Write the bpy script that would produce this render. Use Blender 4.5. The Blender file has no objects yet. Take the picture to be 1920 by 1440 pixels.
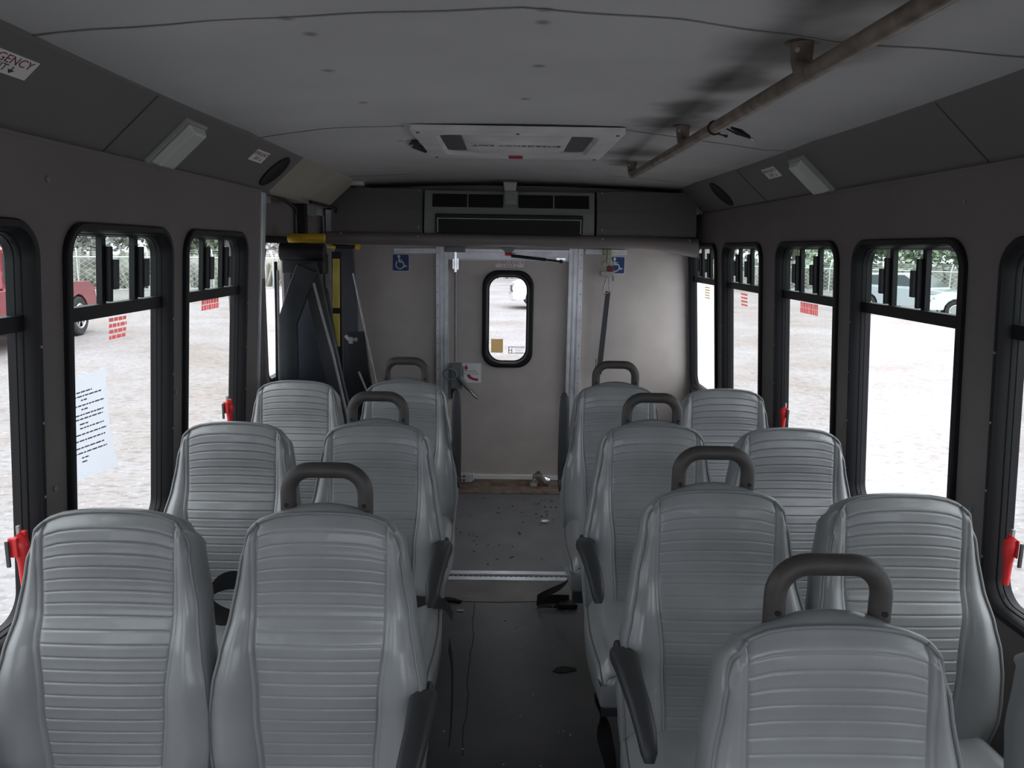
import bpy, bmesh, math, random
from mathutils import Vector, Matrix
random.seed(7)
S = bpy.context.scene
C = S.collection
rad = math.radians

# ------------------------------------------------------------------ camera
F, PIT, YAW, ROL = 1442.0, rad(10.0), rad(0.5), rad(0.9)
CAM = Vector((-.08, 0, 1.58))
fwd = Vector((math.sin(YAW)*math.cos(PIT), math.cos(YAW)*math.cos(PIT), -math.sin(PIT)))
rt = Vector((math.cos(YAW), -math.sin(YAW), 0)); up = rt.cross(fwd)
r2 = rt*math.cos(ROL)+up*math.sin(ROL); u2 = -rt*math.sin(ROL)+up*math.cos(ROL)
cd = bpy.data.cameras.new('camera'); cam = bpy.data.objects.new('camera', cd); C.objects.link(cam)
M = Matrix((r2, u2, -fwd)).transposed().to_4x4(); M.translation = CAM
cam.matrix_world = M
cd.sensor_width = 36; cd.lens = F/1920*36; cd.clip_start = .02; cd.clip_end = 500
S.camera = cam

# ------------------------------------------------------------------ light
w = bpy.data.worlds.new('overcast_sky'); S.world = w; w.use_nodes = True
nt = w.node_tree; nt.nodes.clear()
o = nt.nodes.new('ShaderNodeOutputWorld'); bg = nt.nodes.new('ShaderNodeBackground')
tc = nt.nodes.new('ShaderNodeTexCoord'); sp = nt.nodes.new('ShaderNodeSeparateXYZ'); cr = nt.nodes.new('ShaderNodeValToRGB')
nt.links.new(tc.outputs['Generated'], sp.inputs[0]); nt.links.new(sp.outputs['Z'], cr.inputs[0])
cr.color_ramp.elements[0].position = 0.0; cr.color_ramp.elements[0].color = (.80, .85, .92, 1)
cr.color_ramp.elements[1].position = 1.0; cr.color_ramp.elements[1].color = (1.75, 1.78, 1.82, 1)
nt.links.new(cr.outputs[0], bg.inputs[0]); bg.inputs[1].default_value = 1.0
nt.links.new(bg.outputs[0], o.inputs[0])
S.view_settings.view_transform = 'Standard'; S.view_settings.look = 'None'
S.view_settings.exposure = 1.75; S.view_settings.gamma = 1.0
S.view_settings.use_curve_mapping = False

# ------------------------------------------------------------------ materials
def mat(name, col, rough=.5, metal=0., bump=0., bscale=200., var=0., vscale=8., coat=0., spec=None, bdist=.002, tint=None):
    m = bpy.data.materials.new(name); m.use_nodes = True
    n = m.node_tree.nodes; l = m.node_tree.links; b = n['Principled BSDF']
    b.inputs['Roughness'].default_value = rough; b.inputs['Metallic'].default_value = metal
    if spec is not None: b.inputs['Specular IOR Level'].default_value = spec
    if coat: b.inputs['Coat Weight'].default_value = coat
    c = (*col, 1)
    b.inputs['Base Color'].default_value = c
    t = n.new('ShaderNodeTexCoord')
    if var:
        no = n.new('ShaderNodeTexNoise'); no.inputs['Scale'].default_value = vscale; no.inputs['Detail'].default_value = 5
        l.new(t.outputs['Object'], no.inputs['Vector'])
        r = n.new('ShaderNodeValToRGB')
        t2 = tint or tuple(x*(1-var) for x in col)
        r.color_ramp.elements[0].position = .35; r.color_ramp.elements[0].color = (*t2, 1)
        r.color_ramp.elements[1].position = .65; r.color_ramp.elements[1].color = c
        l.new(no.outputs['Fac'], r.inputs[0]); l.new(r.outputs[0], b.inputs['Base Color'])
    if bump:
        no = n.new('ShaderNodeTexNoise'); no.inputs['Scale'].default_value = bscale; no.inputs['Detail'].default_value = 3
        l.new(t.outputs['Object'], no.inputs['Vector'])
        bp = n.new('ShaderNodeBump'); bp.inputs['Strength'].default_value = bump; bp.inputs['Distance'].default_value = bdist
        l.new(no.outputs['Fac'], bp.inputs['Height']); l.new(bp.outputs[0], b.inputs['Normal'])
    return m

def glass(name, tint, refl=.06, haze=0.):
    m = bpy.data.materials.new(name); m.use_nodes = True
    n = m.node_tree.nodes; l = m.node_tree.links; n.clear()
    out = n.new('ShaderNodeOutputMaterial'); mx = n.new('ShaderNodeMixShader')
    tr = n.new('ShaderNodeBsdfTransparent'); tr.inputs[0].default_value = (*tint, 1)
    gl = n.new('ShaderNodeBsdfGlossy'); gl.inputs['Roughness'].default_value = .01
    mx.inputs[0].default_value = refl
    l.new(tr.outputs[0], mx.inputs[1]); l.new(gl.outputs[0], mx.inputs[2])
    last = mx
    if haze:
        df = n.new('ShaderNodeBsdfTranslucent'); df.inputs[0].default_value = (.9, .92, .95, 1)
        m2 = n.new('ShaderNodeMixShader'); m2.inputs[0].default_value = haze
        l.new(mx.outputs[0], m2.inputs[1]); l.new(df.outputs[0], m2.inputs[2]); last = m2
    l.new(last.outputs[0], out.inputs[0])
    return m

def film(name, col):
    m = bpy.data.materials.new(name); m.use_nodes = True
    n = m.node_tree.nodes; l = m.node_tree.links; n.clear()
    o = n.new('ShaderNodeOutputMaterial'); mx = n.new('ShaderNodeMixShader'); d = n.new('ShaderNodeBsdfDiffuse'); t = n.new('ShaderNodeBsdfTranslucent')
    d.inputs[0].default_value = (*col, 1); t.inputs[0].default_value = (*col, 1); mx.inputs[0].default_value = .6
    l.new(d.outputs[0], mx.inputs[1]); l.new(t.outputs[0], mx.inputs[2]); l.new(mx.outputs[0], o.inputs[0]); return m
m_wall = mat('wall_vinyl', (.188, .166, .162), .62, bump=.15, bscale=350, var=.10, vscale=3)
m_cove = mat('cove_vinyl', (.165, .162, .16), .6, bump=.15, bscale=350)  # grey darkened for the cove's downward face, shade put into the colour
m_rear = mat('rear_wall_vinyl', (.57, .515, .485), .34, bump=.2, bscale=400, var=.12, vscale=5, spec=.5)
m_valance = mat('valance_vinyl', (.22, .195, .19), .5, bump=.2, bscale=300)
m_beige = mat('beige_panel', (.42, .39, .33), .5, var=.15, vscale=5)
m_vinyl = mat('seat_vinyl', (.305, .314, .318), .32, bump=.12, bscale=900, var=.14, vscale=7, bdist=.0006, spec=.6, coat=.25)
m_shell = mat('seat_side_vinyl', (.20, .218, .222), .4, bump=.1, bscale=900, bdist=.0006, var=.12, vscale=7)
m_pipe = mat('seat_piping', (.22, .23, .23), .4)
m_pipedark = mat('seat_seam', (.02, .022, .022), .6)
m_grip = mat('dark_grip', (.065, .058, .056), .5, bump=.25, bscale=250, var=.25, vscale=14)
m_arm = mat('armrest_rubber', (.034, .034, .038), .5, bump=.2, bscale=300)
m_black = mat('black_plastic', (.012, .012, .014), .5, spec=.35)
m_rubber = mat('window_rubber', (.010, .010, .012), .5, spec=.3)
m_void = mat('vent_void', (.006, .006, .007), .8)
m_frame = mat('bench_steel', (.03, .03, .032), .5)
m_trimgrey = mat('dark_grey_plastic', (.05, .055, .06), .5)
m_alu = mat('brushed_aluminium', (.78, .80, .84), .36, metal=.45, bump=.1, bscale=120, var=.25, vscale=10)
m_aludull = mat('dull_aluminium', (.40, .41, .42), .5, metal=.6, var=.25, vscale=20)
m_chrome = mat('chrome', (.75, .75, .76), .2, metal=1., var=.2, vscale=30)
m_rail = mat('worn_rail_steel', (.30, .245, .20), .42, metal=.45, var=.55, vscale=22, bump=.3, bscale=60)
m_white = mat('lamp_lens', (.56, .60, .56), .35)
m_lampbase = mat('lamp_base', (.34, .36, .32), .45)
m_hatch = mat('hatch_plastic', (.78, .78, .80), .45, var=.2, vscale=6, bump=.1)
m_hatch_in = mat('hatch_panel', (.52, .52, .52), .4)
m_stick = mat('sticker_white', (.85, .84, .83), .5)
m_paper = mat('paper', (.85, .88, .92), .7)
m_ink = mat('print_grey', (.28, .30, .33), .7)
m_redink = mat('red_print', (.42, .02, .06), .5)
m_maroon = mat('dull_red_print', (.20, .03, .045), .5)
m_darkink = mat('dark_print', (.04, .035, .04), .5)
m_red = mat('red_plastic', (.72, .03, .035), .35)
m_blue = mat('sign_blue', (.012, .045, .20), .4)
m_signwhite = mat('sign_white', (.75, .8, .85), .5)
m_yellow = mat('yellow_paint', (.62, .40, .015), .4, var=.2, vscale=20)
m_yellow2 = mat('yellow_tape', (.66, .54, .10), .5, var=.12, vscale=20)
m_lift = mat('lift_steel', (.045, .052, .058), .38, var=.3, vscale=9, bump=.1, spec=.5)
m_lift2 = mat('lift_panel_blue', (.018, .023, .032), .45, var=.2, vscale=6)
m_belt = mat('belt_webbing', (.010, .010, .011), .7, bump=.4, bscale=900)
m_evap = mat('evaporator_plastic', (.26, .272, .262), .5)
m_tan = film('tan_label', (.66, .54, .34))
m_latch = mat('latch_paint', (.22, .235, .25), .45, var=.15, vscale=30)
m_cream = mat('aged_metal', (.40, .41, .33), .4, metal=.3, var=.3, vscale=60)
m_rust = mat('rusty_sill', (.235, .185, .15), .7, var=.55, vscale=14, bump=.4, bscale=60, tint=(.12, .07, .045))
m_glass = glass('tinted_glass', (.60, .61, .61))
m_glass_g = glass('green_tinted_glass', (.50, .56, .54))
m_glass_c = glass('clear_glass', (.80, .81, .84), .05)
m_glass_d = glass('door_window_glass', (.64, .65, .67), .05)
m_glass_h = glass('hazy_glass', (.75, .78, .8), .06, .35)

def floor_mat(name, base, lo, scale, specks=0., rough=.55):
    m = mat(name, base, rough, var=.3, vscale=scale, tint=lo, bump=.3, bscale=90)
    if specks:
        n = m.node_tree.nodes; l = m.node_tree.links; b = n['Principled BSDF']
        src = b.inputs['Base Color'].links[0].from_socket
        t = n.new('ShaderNodeTexCoord'); v = n.new('ShaderNodeTexNoise'); v.inputs['Scale'].default_value = 60; v.inputs['Detail'].default_value = 6
        l.new(t.outputs['Object'], v.inputs['Vector'])
        r = n.new('ShaderNodeValToRGB'); r.color_ramp.elements[0].position = .68; r.color_ramp.elements[1].position = .74
        l.new(v.outputs['Fac'], r.inputs[0])
        mx = n.new('ShaderNodeMix'); mx.data_type = 'RGBA'; mx.inputs[7].default_value = (specks, specks, specks*1.02, 1)
        l.new(r.outputs[0], mx.inputs[0]); l.new(src, mx.inputs[6]); l.new(mx.outputs[2], b.inputs['Base Color'])
    return m
m_floor = floor_mat('rubber_floor', (.060, .058, .060), (.040, .041, .044), 4, .10, .42)
m_floor_rear = floor_mat('rear_rubber_floor', (.155, .153, .162), (.125, .124, .13), 6, .16, .5)
m_plate = floor_mat('floor_plate', (.17, .15, .135), (.11, .10, .095), 5, 0, .5)

def ceiling_mat():
    m = mat('ceiling_fabric', (.62, .62, .63), .8, bump=.3, bscale=500, var=.10, vscale=2)
    n = m.node_tree.nodes; l = m.node_tree.links; b = n['Principled BSDF']
    src = b.inputs['Base Color'].links[0].from_socket
    t = n.new('ShaderNodeTexCoord')
    def spot(x, y, r0, r1, col, amt, src, sx=1., wob=0.):
        mp = n.new('ShaderNodeMapping'); mp.vector_type = 'POINT'
        mp.inputs['Location'].default_value = (-x*sx, -y, 0); mp.inputs['Scale'].default_value = (sx, 1, 0)
        l.new(t.outputs['Object'], mp.inputs[0])
        ln = n.new('ShaderNodeVectorMath'); ln.operation = 'LENGTH'; l.new(mp.outputs[0], ln.inputs[0])
        val = ln.outputs['Value']
        if wob:
            no = n.new('ShaderNodeTexNoise'); no.inputs['Scale'].default_value = 5; l.new(t.outputs['Object'], no.inputs[0])
            ma = n.new('ShaderNodeMath'); ma.operation = 'MULTIPLY_ADD'; ma.inputs[1].default_value = -wob
            l.new(no.outputs['Fac'], ma.inputs[0]); l.new(val, ma.inputs[2]); val = ma.outputs[0]
        r = n.new('ShaderNodeMapRange'); r.interpolation_type = 'SMOOTHSTEP'
        r.inputs['From Min'].default_value = r0; r.inputs['From Max'].default_value = r1
        r.inputs['To Min'].default_value = amt; r.inputs['To Max'].default_value = 0
        l.new(val, r.inputs['Value'])
        mx = n.new('ShaderNodeMix'); mx.data_type = 'RGBA'; mx.inputs[7].default_value = (*col, 1)
        l.new(r.outputs[0], mx.inputs[0]); l.new(src, mx.inputs[6]); return mx.outputs[2]
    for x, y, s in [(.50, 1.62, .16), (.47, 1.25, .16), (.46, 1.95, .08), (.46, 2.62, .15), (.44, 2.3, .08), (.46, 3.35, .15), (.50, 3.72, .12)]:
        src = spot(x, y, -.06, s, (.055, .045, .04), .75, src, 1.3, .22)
    # rust-brown grime towards the rear
    src = spot(0, 4.7, .1, 1.2, (.18, .145, .14), .55, src, .6, .3)
    for x, y in [(-.49, 1.50), (-.47, 1.60), (-.02, 1.44), (-.02, 1.52), (-.014, 1.85), (-.036, 2.24), (-.497, 2.3), (-.505, 1.9), (-.045, 3.6), (-.038, 4.2), (.439, 1.93), (.441, 3.3), (-.5, 3.1), (.0, 1.1)]:
        src = spot(x, y, .004, .022, (.08, .07, .07), .6, src)
    l.new(src, b.inputs['Base Color'])
    return m
m_ceil = ceiling_mat()

def ground_mat():
    m = mat('gravel_lot', (.40, .38, .36), .95)
    n = m.node_tree.nodes; l = m.node_tree.links; b = n['Principled BSDF']
    t = n.new('ShaderNodeTexCoord')
    def layer(scale, stretch, p0, p1, c0, c1):
        mp = n.new('ShaderNodeMapping'); mp.inputs['Scale'].default_value = (scale, scale*stretch, 1)
        l.new(t.outputs['Object'], mp.inputs[0])
        no = n.new('ShaderNodeTexNoise'); no.inputs['Scale'].default_value = 1; no.inputs['Detail'].default_value = 8; no.inputs['Roughness'].default_value = .65
        l.new(mp.outputs[0], no.inputs[0])
        r = n.new('ShaderNodeValToRGB'); r.color_ramp.elements[0].position = p0; r.color_ramp.elements[1].position = p1
        r.color_ramp.elements[0].color = (*c0, 1); r.color_ramp.elements[1].color = (*c1, 1)
        l.new(no.outputs[0], r.inputs[0]); return r.outputs[0]
    a = layer(.35, 1.0, .35, .62, (.245, .215, .195), (.315, .308, .315))
    f = layer(7., 1.6, .36, .50, (.62, .60, .58), (1, 1, 1))
    mx = n.new('ShaderNodeMix'); mx.data_type = 'RGBA'; mx.blend_type = 'MULTIPLY'; mx.inputs[0].default_value = .8
    l.new(a, mx.inputs[6]); l.new(f, mx.inputs[7])
    g = layer(16, 1., .58, .66, (1, 1, 1), (1.55, 1.55, 1.6))
    m2 = n.new('ShaderNodeMix'); m2.data_type = 'RGBA'; m2.blend_type = 'MULTIPLY'; m2.inputs[0].default_value = 1
    l.new(mx.outputs[2], m2.inputs[6]); l.new(g, m2.inputs[7])
    l.new(m2.outputs[2], b.inputs['Base Color'])
    return m
m_ground = ground_mat()
m_leaf = [mat('leaf_grey', (.50, .50, .46), .9, var=.4, vscale=1.5), mat('leaf_green', (.46, .55, .40), .9, var=.4, vscale=1.5),
          mat('leaf_olive', (.42, .44, .34), .9, var=.4, vscale=1.5)]
m_bark = mat('bark', (.17, .15, .13), .9)
m_weed = mat('dry_weeds', (.55, .54, .47), .95, var=.35, vscale=1.2)
m_galv = mat('galvanised_wire', (.62, .64, .66), .5, metal=.3)
m_carred = mat('red_car_paint', (.26, .012, .03), .2, coat=.8)
m_carwhite = mat('white_car_paint', (.80, .82, .84), .25, coat=.6)
m_carsilver = mat('silver_car_paint', (.50, .54, .58), .3, metal=.3, coat=.6)
m_tyre = mat('tyre', (.03, .03, .032), .8)
m_cglass = mat('car_glass', (.05, .06, .065), .08)
m_trim = mat('car_trim', (.035, .037, .04), .5)

# ------------------------------------------------------------------ helpers
def tag(o, label=None, cat=None, group=None, kind=None):
    if label: o['label'] = label
    if cat: o['category'] = cat
    if group: o['group'] = group
    if kind: o['kind'] = kind
    return o
def empty(name, loc, label, cat, group=None, rz=0.):
    o = bpy.data.objects.new(name, None); C.objects.link(o); o.location = loc; o.rotation_euler = (0, 0, rz)
    o.empty_display_size = .05
    return tag(o, label, cat, group)
class MB:
    def __init__(s): s.v = []; s.f = []
    def add(s, vs, fs):
        k = len(s.v); s.v += [tuple(p) for p in vs]; s.f += [tuple(i+k for i in f) for f in fs]; return s
    def box(s, c, d, rot=None):
        R = rot or Matrix.Identity(3); c = Vector(c); vs = []
        for x in (-.5, .5):
            for y in (-.5, .5):
                for z in (-.5, .5): vs.append(c + R @ Vector((x*d[0], y*d[1], z*d[2])))
        return s.add(vs, [(0, 1, 3, 2), (4, 6, 7, 5), (0, 4, 5, 1), (2, 3, 7, 6), (0, 2, 6, 4), (1, 5, 7, 3)])
    def box2(s, a, b):
        return s.box([(a[i]+b[i])/2 for i in range(3)], [abs(b[i]-a[i]) for i in range(3)])
    def loft(s, loops, closed=True, cap0=False, cap1=False):
        k = len(s.v); n = len(loops[0])
        for lp in loops: s.v += [tuple(p) for p in lp]
        for i in range(len(loops)-1):
            for j in range(n if closed else n-1):
                a = k+i*n+j; b = k+i*n+(j+1) % n
                s.f.append((a, b, b+n, a+n))
        if cap0: s.f.append(tuple(k+j for j in range(n))[::-1])
        if cap1: s.f.append(tuple(k+(len(loops)-1)*n+j for j in range(n)))
        return s
    def tube(s, pts, r, seg=12, closed=False, caps=True, flat=1.):
        pts = [Vector(p) for p in pts]; n = len(pts); loops = []; ref = None
        for i, p in enumerate(pts):
            if closed: t = (pts[(i+1) % n]-pts[i-1])
            else: t = pts[min(i+1, n-1)]-pts[max(i-1, 0)]
            t.normalize()
            if ref is None:
                ref = Vector((0, 0, 1)) if abs(t.z) < .9 else Vector((0, 1, 0))
                ref = (ref-t*ref.dot(t)).normalized()
            ref = (ref-t*ref.dot(t)).normalized(); b = t.cross(ref)
            rr = r[i] if isinstance(r, (list, tuple)) else r
            loops.append([p+ref*math.cos(a)*rr*flat+b*math.sin(a)*rr for a in [2*math.pi*k/seg for k in range(seg)]])
        if closed: loops.append(loops[0])
        return s.loft(loops, True, caps and not closed, caps and not closed)
    def poly(s, pts, off):
        """extruded polygon: pts world, off vector"""
        n = len(pts); off = Vector(off)
        vs = [Vector(p) for p in pts]+[Vector(p)+off for p in pts]
        fs = [tuple(range(n)), tuple(range(n, 2*n))[::-1]]+[(i, (i+1) % n, n+(i+1) % n, n+i) for i in range(n)]
        return s.add(vs, fs)
    def disc(s, c, axis, r, t=.002, seg=16):
        c = Vector(c); a = Vector(axis).normalized()
        return s.tube([c, c+a*t], r, seg)
    def build(s, name, m, parent=None, smooth=None, bevel=0., sub=0, recalc=True, loc=None):
        me = bpy.data.meshes.new(name); me.from_pydata([tuple(v) for v in s.v], [], s.f)
        if recalc:
            b = bmesh.new(); b.from_mesh(me); bmesh.ops.remove_doubles(b, verts=b.verts, dist=1e-6)
            bmesh.ops.recalc_face_normals(b, faces=b.faces); b.to_mesh(me); b.free()
        me.materials.append(m)
        o = bpy.data.objects.new(name, me); C.objects.link(o)
        if parent: o.parent = parent
        if loc: o.location = loc
        if bevel:
            x = o.modifiers.new('bevel', 'BEVEL'); x.width = bevel; x.segments = 2; x.limit_method = 'ANGLE'; x.angle_limit = rad(40)
        if sub:
            x = o.modifiers.new('sub', 'SUBSURF'); x.levels = sub; x.render_levels = sub
        if smooth is not None:
            for p in me.polygons: p.use_smooth = True
            if smooth:
                me.set_sharp_from_angle(angle=rad(smooth))
        return o
def copy_tree(o, parent=None):
    c = o.copy(); C.objects.link(c)
    if parent: c.parent = parent
    for ch in list(o.children): copy_tree(ch, c)
    return c
def text(name, s, size, m, parent, loc, xdir, ydir, align='CENTER', depth=.0004, sx=1.):
    cu = bpy.data.curves.new(name, 'FONT'); cu.body = s; cu.size = size; cu.align_x = align; cu.align_y = 'CENTER'; cu.extrude = depth
    t = bpy.data.objects.new(name, cu)
    C.objects.link(t); bpy.context.view_layer.update()
    me = bpy.data.meshes.new_from_object(t.evaluated_get(bpy.context.evaluated_depsgraph_get()))
    bpy.data.objects.remove(t)
    x = Vector(xdir).normalized(); y = Vector(ydir).normalized(); z = x.cross(y)
    Mx = Matrix((x*sx, y, z)).transposed().to_4x4(); Mx.translation = Vector(loc)
    me.transform(Mx); me.materials.clear(); me.materials.append(m)
    o = bpy.data.objects.new(name, me); C.objects.link(o); o.parent = parent
    return o
def struct(o): o['kind'] = 'structure'; return o

# ------------------------------------------------------------------ bus shell
YF, YR0 = -1.3, 5.1          # front bulkhead, rear wall as drawn
YR = 5.28           # rear wall as built
FZ = -.045          # floor level
ZC = 1.81                   # top of the side walls
def wx(z, d=0.): return 1.135+.064*(ZC-z)+d
def WP(s, y, z, d=0.): return (s*wx(z, d), y, z)
def rloop(y0, y1, z0, z1, r, k=8):
    """rounded rectangle loop in (y,z) with k segments a corner, order: +y+z, -y+z, -y-z, +y-z"""
    pts = []
    for cy, cz, a0 in ((y1-r, z1-r, 0), (y0+r, z1-r, 90), (y0+r, z0+r, 180), (y1-r, z0+r, 270)):
        for i in range(k+1):
            a = rad(a0+90*i/k); pts.append((cy+r*math.cos(a), cz+r*math.sin(a)))
    return pts
def bayloop(hole, Y0, Y1, Z0, Z1, k=8):
    out = []
    for c in range(4):
        seg = hole[c*(k+1):(c+1)*(k+1)]
        for i, (y, z) in enumerate(seg):
            if c == 0: p = (Y1, z) if i < k/2 else ((Y1, Z1) if i == k/2 else (y, Z1))
            if c == 1: p = (y, Z1) if i < k/2 else ((Y0, Z1) if i == k/2 else (Y0, z))
            if c == 2: p = (Y0, z) if i < k/2 else ((Y0, Z0) if i == k/2 else (y, Z0))
            if c == 3: p = (y, Z0) if i < k/2 else ((Y1, Z0) if i == k/2 else (Y1, z))
            out.append(p)
    return out
TH = .048
WZ0, WZ1, BARZ, WR = .66, 1.628, 1.396, .085
LW = [(-.40, .23), (.37, 1.0), (1.17, 1.774), (1.884, 2.484), (2.583, 3.198)]
RW = [(-.42, .24), (.41, 1.07), (1.24, 1.92), (2.07, 2.749), (2.875, 3.539), (3.744, 4.427), (4.56, 5.235)]
def side_wall(name, s, wins, y0, y1):
    mb = MB()
    bounds = [y0]+[(wins[i][1]+wins[i+1][0])/2 for i in range(len(wins)-1)]+[y1]
    for i, (a, b) in enumerate(wins):
        h = rloop(a+.012, b-.012, WZ0+.012, WZ1-.012, WR)
        ou = bayloop(h, bounds[i], bounds[i+1], FZ, ZC)
        mb.loft([[WP(s, y, z, 0) for y, z in ou], [WP(s, y, z, 0) for y, z in h], [WP(s, y, z, TH) for y, z in h], [WP(s, y, z, TH) for y, z in ou]])
    return struct(mb.build(name, m_wall, smooth=None, recalc=True))
side_wall('wall_left', -1, LW, YF, 3.40)
side_wall('wall_right', 1, RW, YF, YR)

def window(s, n, a, b, glass_lo, near_latch=False):
    r = empty(f'window_{n}', WP(s, (a+b)/2, WZ0, 0), None, None); r['kind'] = 'structure'
    r['label'] = 'black-framed bus window'
    base = Vector(r.location)
    def L(pts): return [tuple(Vector(p)-base) for p in pts]
    def lp(off, d, rr): return L([WP(s, y, z, d) for y, z in rloop(a+off, b-off, WZ0+off, WZ1-off, max(rr, .02))])
    mb = MB()
    prof = [(0, .004, WR), (0, -.012, WR), (.004, -.016, WR-.004), (.018, -.016, WR-.018), (.021, -.010, WR-.02), (.024, -.006, WR-.022),
            (.027, .012, WR-.022), (.03, .014, WR-.022), (.032, .022, WR-.022), (.032, .026, WR-.025), (.034, .027, WR-.026), (.034, .046, WR-.026), (.02, .052, WR-.02)]
    mb.loft([lp(*p) for p in prof])
    mb.build('window_frame', m_rubber, r, smooth=35)
    # transom bar
    g = MB()
    y0, y1 = a+.026, b-.026
    def bx(ya, yb, za, zb, d0, d1):
        vs = []
        for y in (ya, yb):
            for z in (za, zb):
                for d in (d0, d1): vs.append(Vector(WP(s, y, z, d))-base)
        g.add(vs, [(0, 1, 3, 2), (4, 6, 7, 5), (0, 4, 5, 1), (2, 3, 7, 6), (0, 2, 6, 4), (1, 5, 7, 3)])
    bx(y0, y1, BARZ-.018, BARZ+.018, .012, .042)
    g.build('transom_bar', m_rubber, r)
    # side rail of the lower sash
    W = b-a
    # vent dividers and their latches
    for q in ((.40, .73) if s < 0 else (.385, .70)):
        g = MB(); yc = a+.02+(W-.04)*q
        bx(yc-.010, yc+.012, BARZ+.01, WZ1-.03, .026, .042)
        mm = g.build('vent_divider', m_rubber, r)
        g = MB()
        dr = -1 if q > .5 else 1
        bx(yc+.006, yc+.020, BARZ+.022, WZ1-.06, .010, .027)
        g.build('vent_latch', m_black, r, bevel=.002)
        g = MB()
        bx(yc+.016, yc+.040, BARZ+.055, WZ1-.095, .002, .020)
        g.build('latch_tab', m_trimgrey, r, bevel=.003)
    # glass
    h = rloop(a+.030, b-.030, WZ0+.030, WZ1-.030, .055)
    up_ = [(y, max(z, BARZ)) for y, z in h]; lo_ = [(y, min(z, BARZ)) for y, z in h]
    MB().add(L([WP(s, y, z, .036) for y, z in up_]), [tuple(range(len(up_)))]).build('upper_glass', m_glass_g, r, recalc=False)
    MB().add(L([WP(s, y, z, .036) for y, z in lo_]), [tuple(range(len(lo_)))]).build('lower_glass', glass_lo, r, recalc=False)
    # screws on the inner trim
    if W > .3 and a > .9:
        for z in (.80, .98, 1.16, 1.34):
            MB().disc(Vector(WP(s, b-.010, z, -.0155))-base, (-s, 0, 0), .0035, .002, 8).build('screw', m_aludull, r)
    return r
nn = 0
for i, (a, b) in enumerate(LW):
    nn += 1; window(-1, nn, a, b, m_glass)
for i, (a, b) in enumerate(RW):
    nn += 1; window(1, nn, a, b, m_glass_c if i == 3 else (None or m_glass) if i != 6 else glass('crazed_glass', (.8, .8, .8), .04, .7))

# faint vinyl joint across the piers between the windows
for s_, y0_, y1_, z_, n_ in ((-1, 1.775, 1.883, 1.365, 26), (-1, 2.485, 2.582, 1.330, 27), (1, 1.921, 2.069, 1.385, 28), (1, 2.75, 2.874, 1.345, 29)):
    struct(MB().poly([WP(s_, y0_, z_-.002, -.0015), WP(s_, y1_, z_-.002, -.0015), WP(s_, y1_, z_+.002, -.0015), WP(s_, y0_, z_+.002, -.0015)], (s_*.003, 0, 0)).build(f'trim_{n_}', m_cove))
# cove panels
def cove(name, s, y0, y1, m):
    mb = MB(); A = (s*1.135, ZC); B = (s*1.15, ZC+.0); Cc = (s*.985, 1.965)
    prof = [(s*1.135, 1.80), (s*1.146, 1.815), (s*.992, 1.956), (s*.985, 1.966), (s*1.0, 2.03), (s*1.25, 2.03), (s*1.25, 1.80)]
    mb.loft([[(x, y0, z) for x, z in prof], [(x, y1, z) for x, z in prof]], True, True, True)
    return struct(mb.build(name, m))
cove('trim_1', -1, YF, 3.53, m_cove)
cove('trim_2', 1, YF, YR, m_cove)
cove('trim_3', -1, 3.532, 4.72, m_beige)
# cove panel joints
for s, ys, n in ((-1, (2.10,), 4), (1, (2.02, 3.72), 5)):
    g = MB()
    for y in ys:
        g.loft([[(s*1.145, y-.0016, 1.815), (s*1.145, y+.0016, 1.815), (s*1.143, y, 1.8135)], [(s*.991, y-.0016, 1.957), (s*.991, y+.0016, 1.957), (s*.989, y, 1.9555)]], True, True, True)
    struct(g.build(f'trim_{n}', m_grip))

# ceiling, slightly crowned, with sagging fabric bays
def ceil_z(x, y):
    z = 1.995-.028*abs(x)**2/1.0
    # pillowing between the cross seams
    for a, b in ((YF, .2), (.2, 1.5), (1.5, 2.78), (2.78, 4.5), (4.5, 5.4)):
        if a <= y <= b:
            t = (y-a)/(b-a); z -= .006*math.sin(math.pi*t)**.5
    return z
mb = MB(); nx, ny = 40, 160
vs = [];
for j in range(ny+1):
    for i in range(nx+1):
        x = -1.0+2.0*i/nx; y = YF+(5.34-YF)*j/ny
        vs.append((x, y, ceil_z(x, y)))
fs = [(j*(nx+1)+i, j*(nx+1)+i+1, (j+1)*(nx+1)+i+1, (j+1)*(nx+1)+i) for j in range(ny) for i in range(nx)]
k = len(vs); vs += [(-1.0, YF, 2.05), (1.0, YF, 2.05), (1.0, 5.34, 2.05), (-1.0, 5.34, 2.05)]
fs.append((k, k+1, k+2, k+3))
mb.add(vs, fs)
struct(mb.build('ceiling', m_ceil, smooth=0))
# fabric seams across the ceiling (thin dark folds)
def seam(pts, n, th=.0028):
    P = []
    for i in range(len(pts)-1):
        for t in range(8):
            u = t/8; x = pts[i][0]*(1-u)+pts[i+1][0]*u; y = pts[i][1]*(1-u)+pts[i+1][1]*u+.004*math.sin(x*23)
            P.append((x, y, ceil_z(x, y)-.0015))
    struct(MB().tube(P, th, 6, flat=.35).build(f'trim_{n}', mat('ceiling_seam', (.26, .25, .25), .9), smooth=0))
seam([(-1.0, 1.56), (-.42, 1.48), (-.06, 1.43), (.23, 1.48), (.545, 1.58), (1.0, 1.60)], 6)
seam([(-1.0, 2.93), (-.72, 2.78), (-.40, 2.74)], 7)
seam([(.33, 2.78), (.6, 2.92), (.9, 3.06), (1.0, 3.04)], 8)
seam([(-1.0, 4.5), (-.73, 4.46), (-.6, 4.44)], 9)
seam([(.47, 4.4), (.7, 4.5), (1.0, 4.6)], 10)
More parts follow.
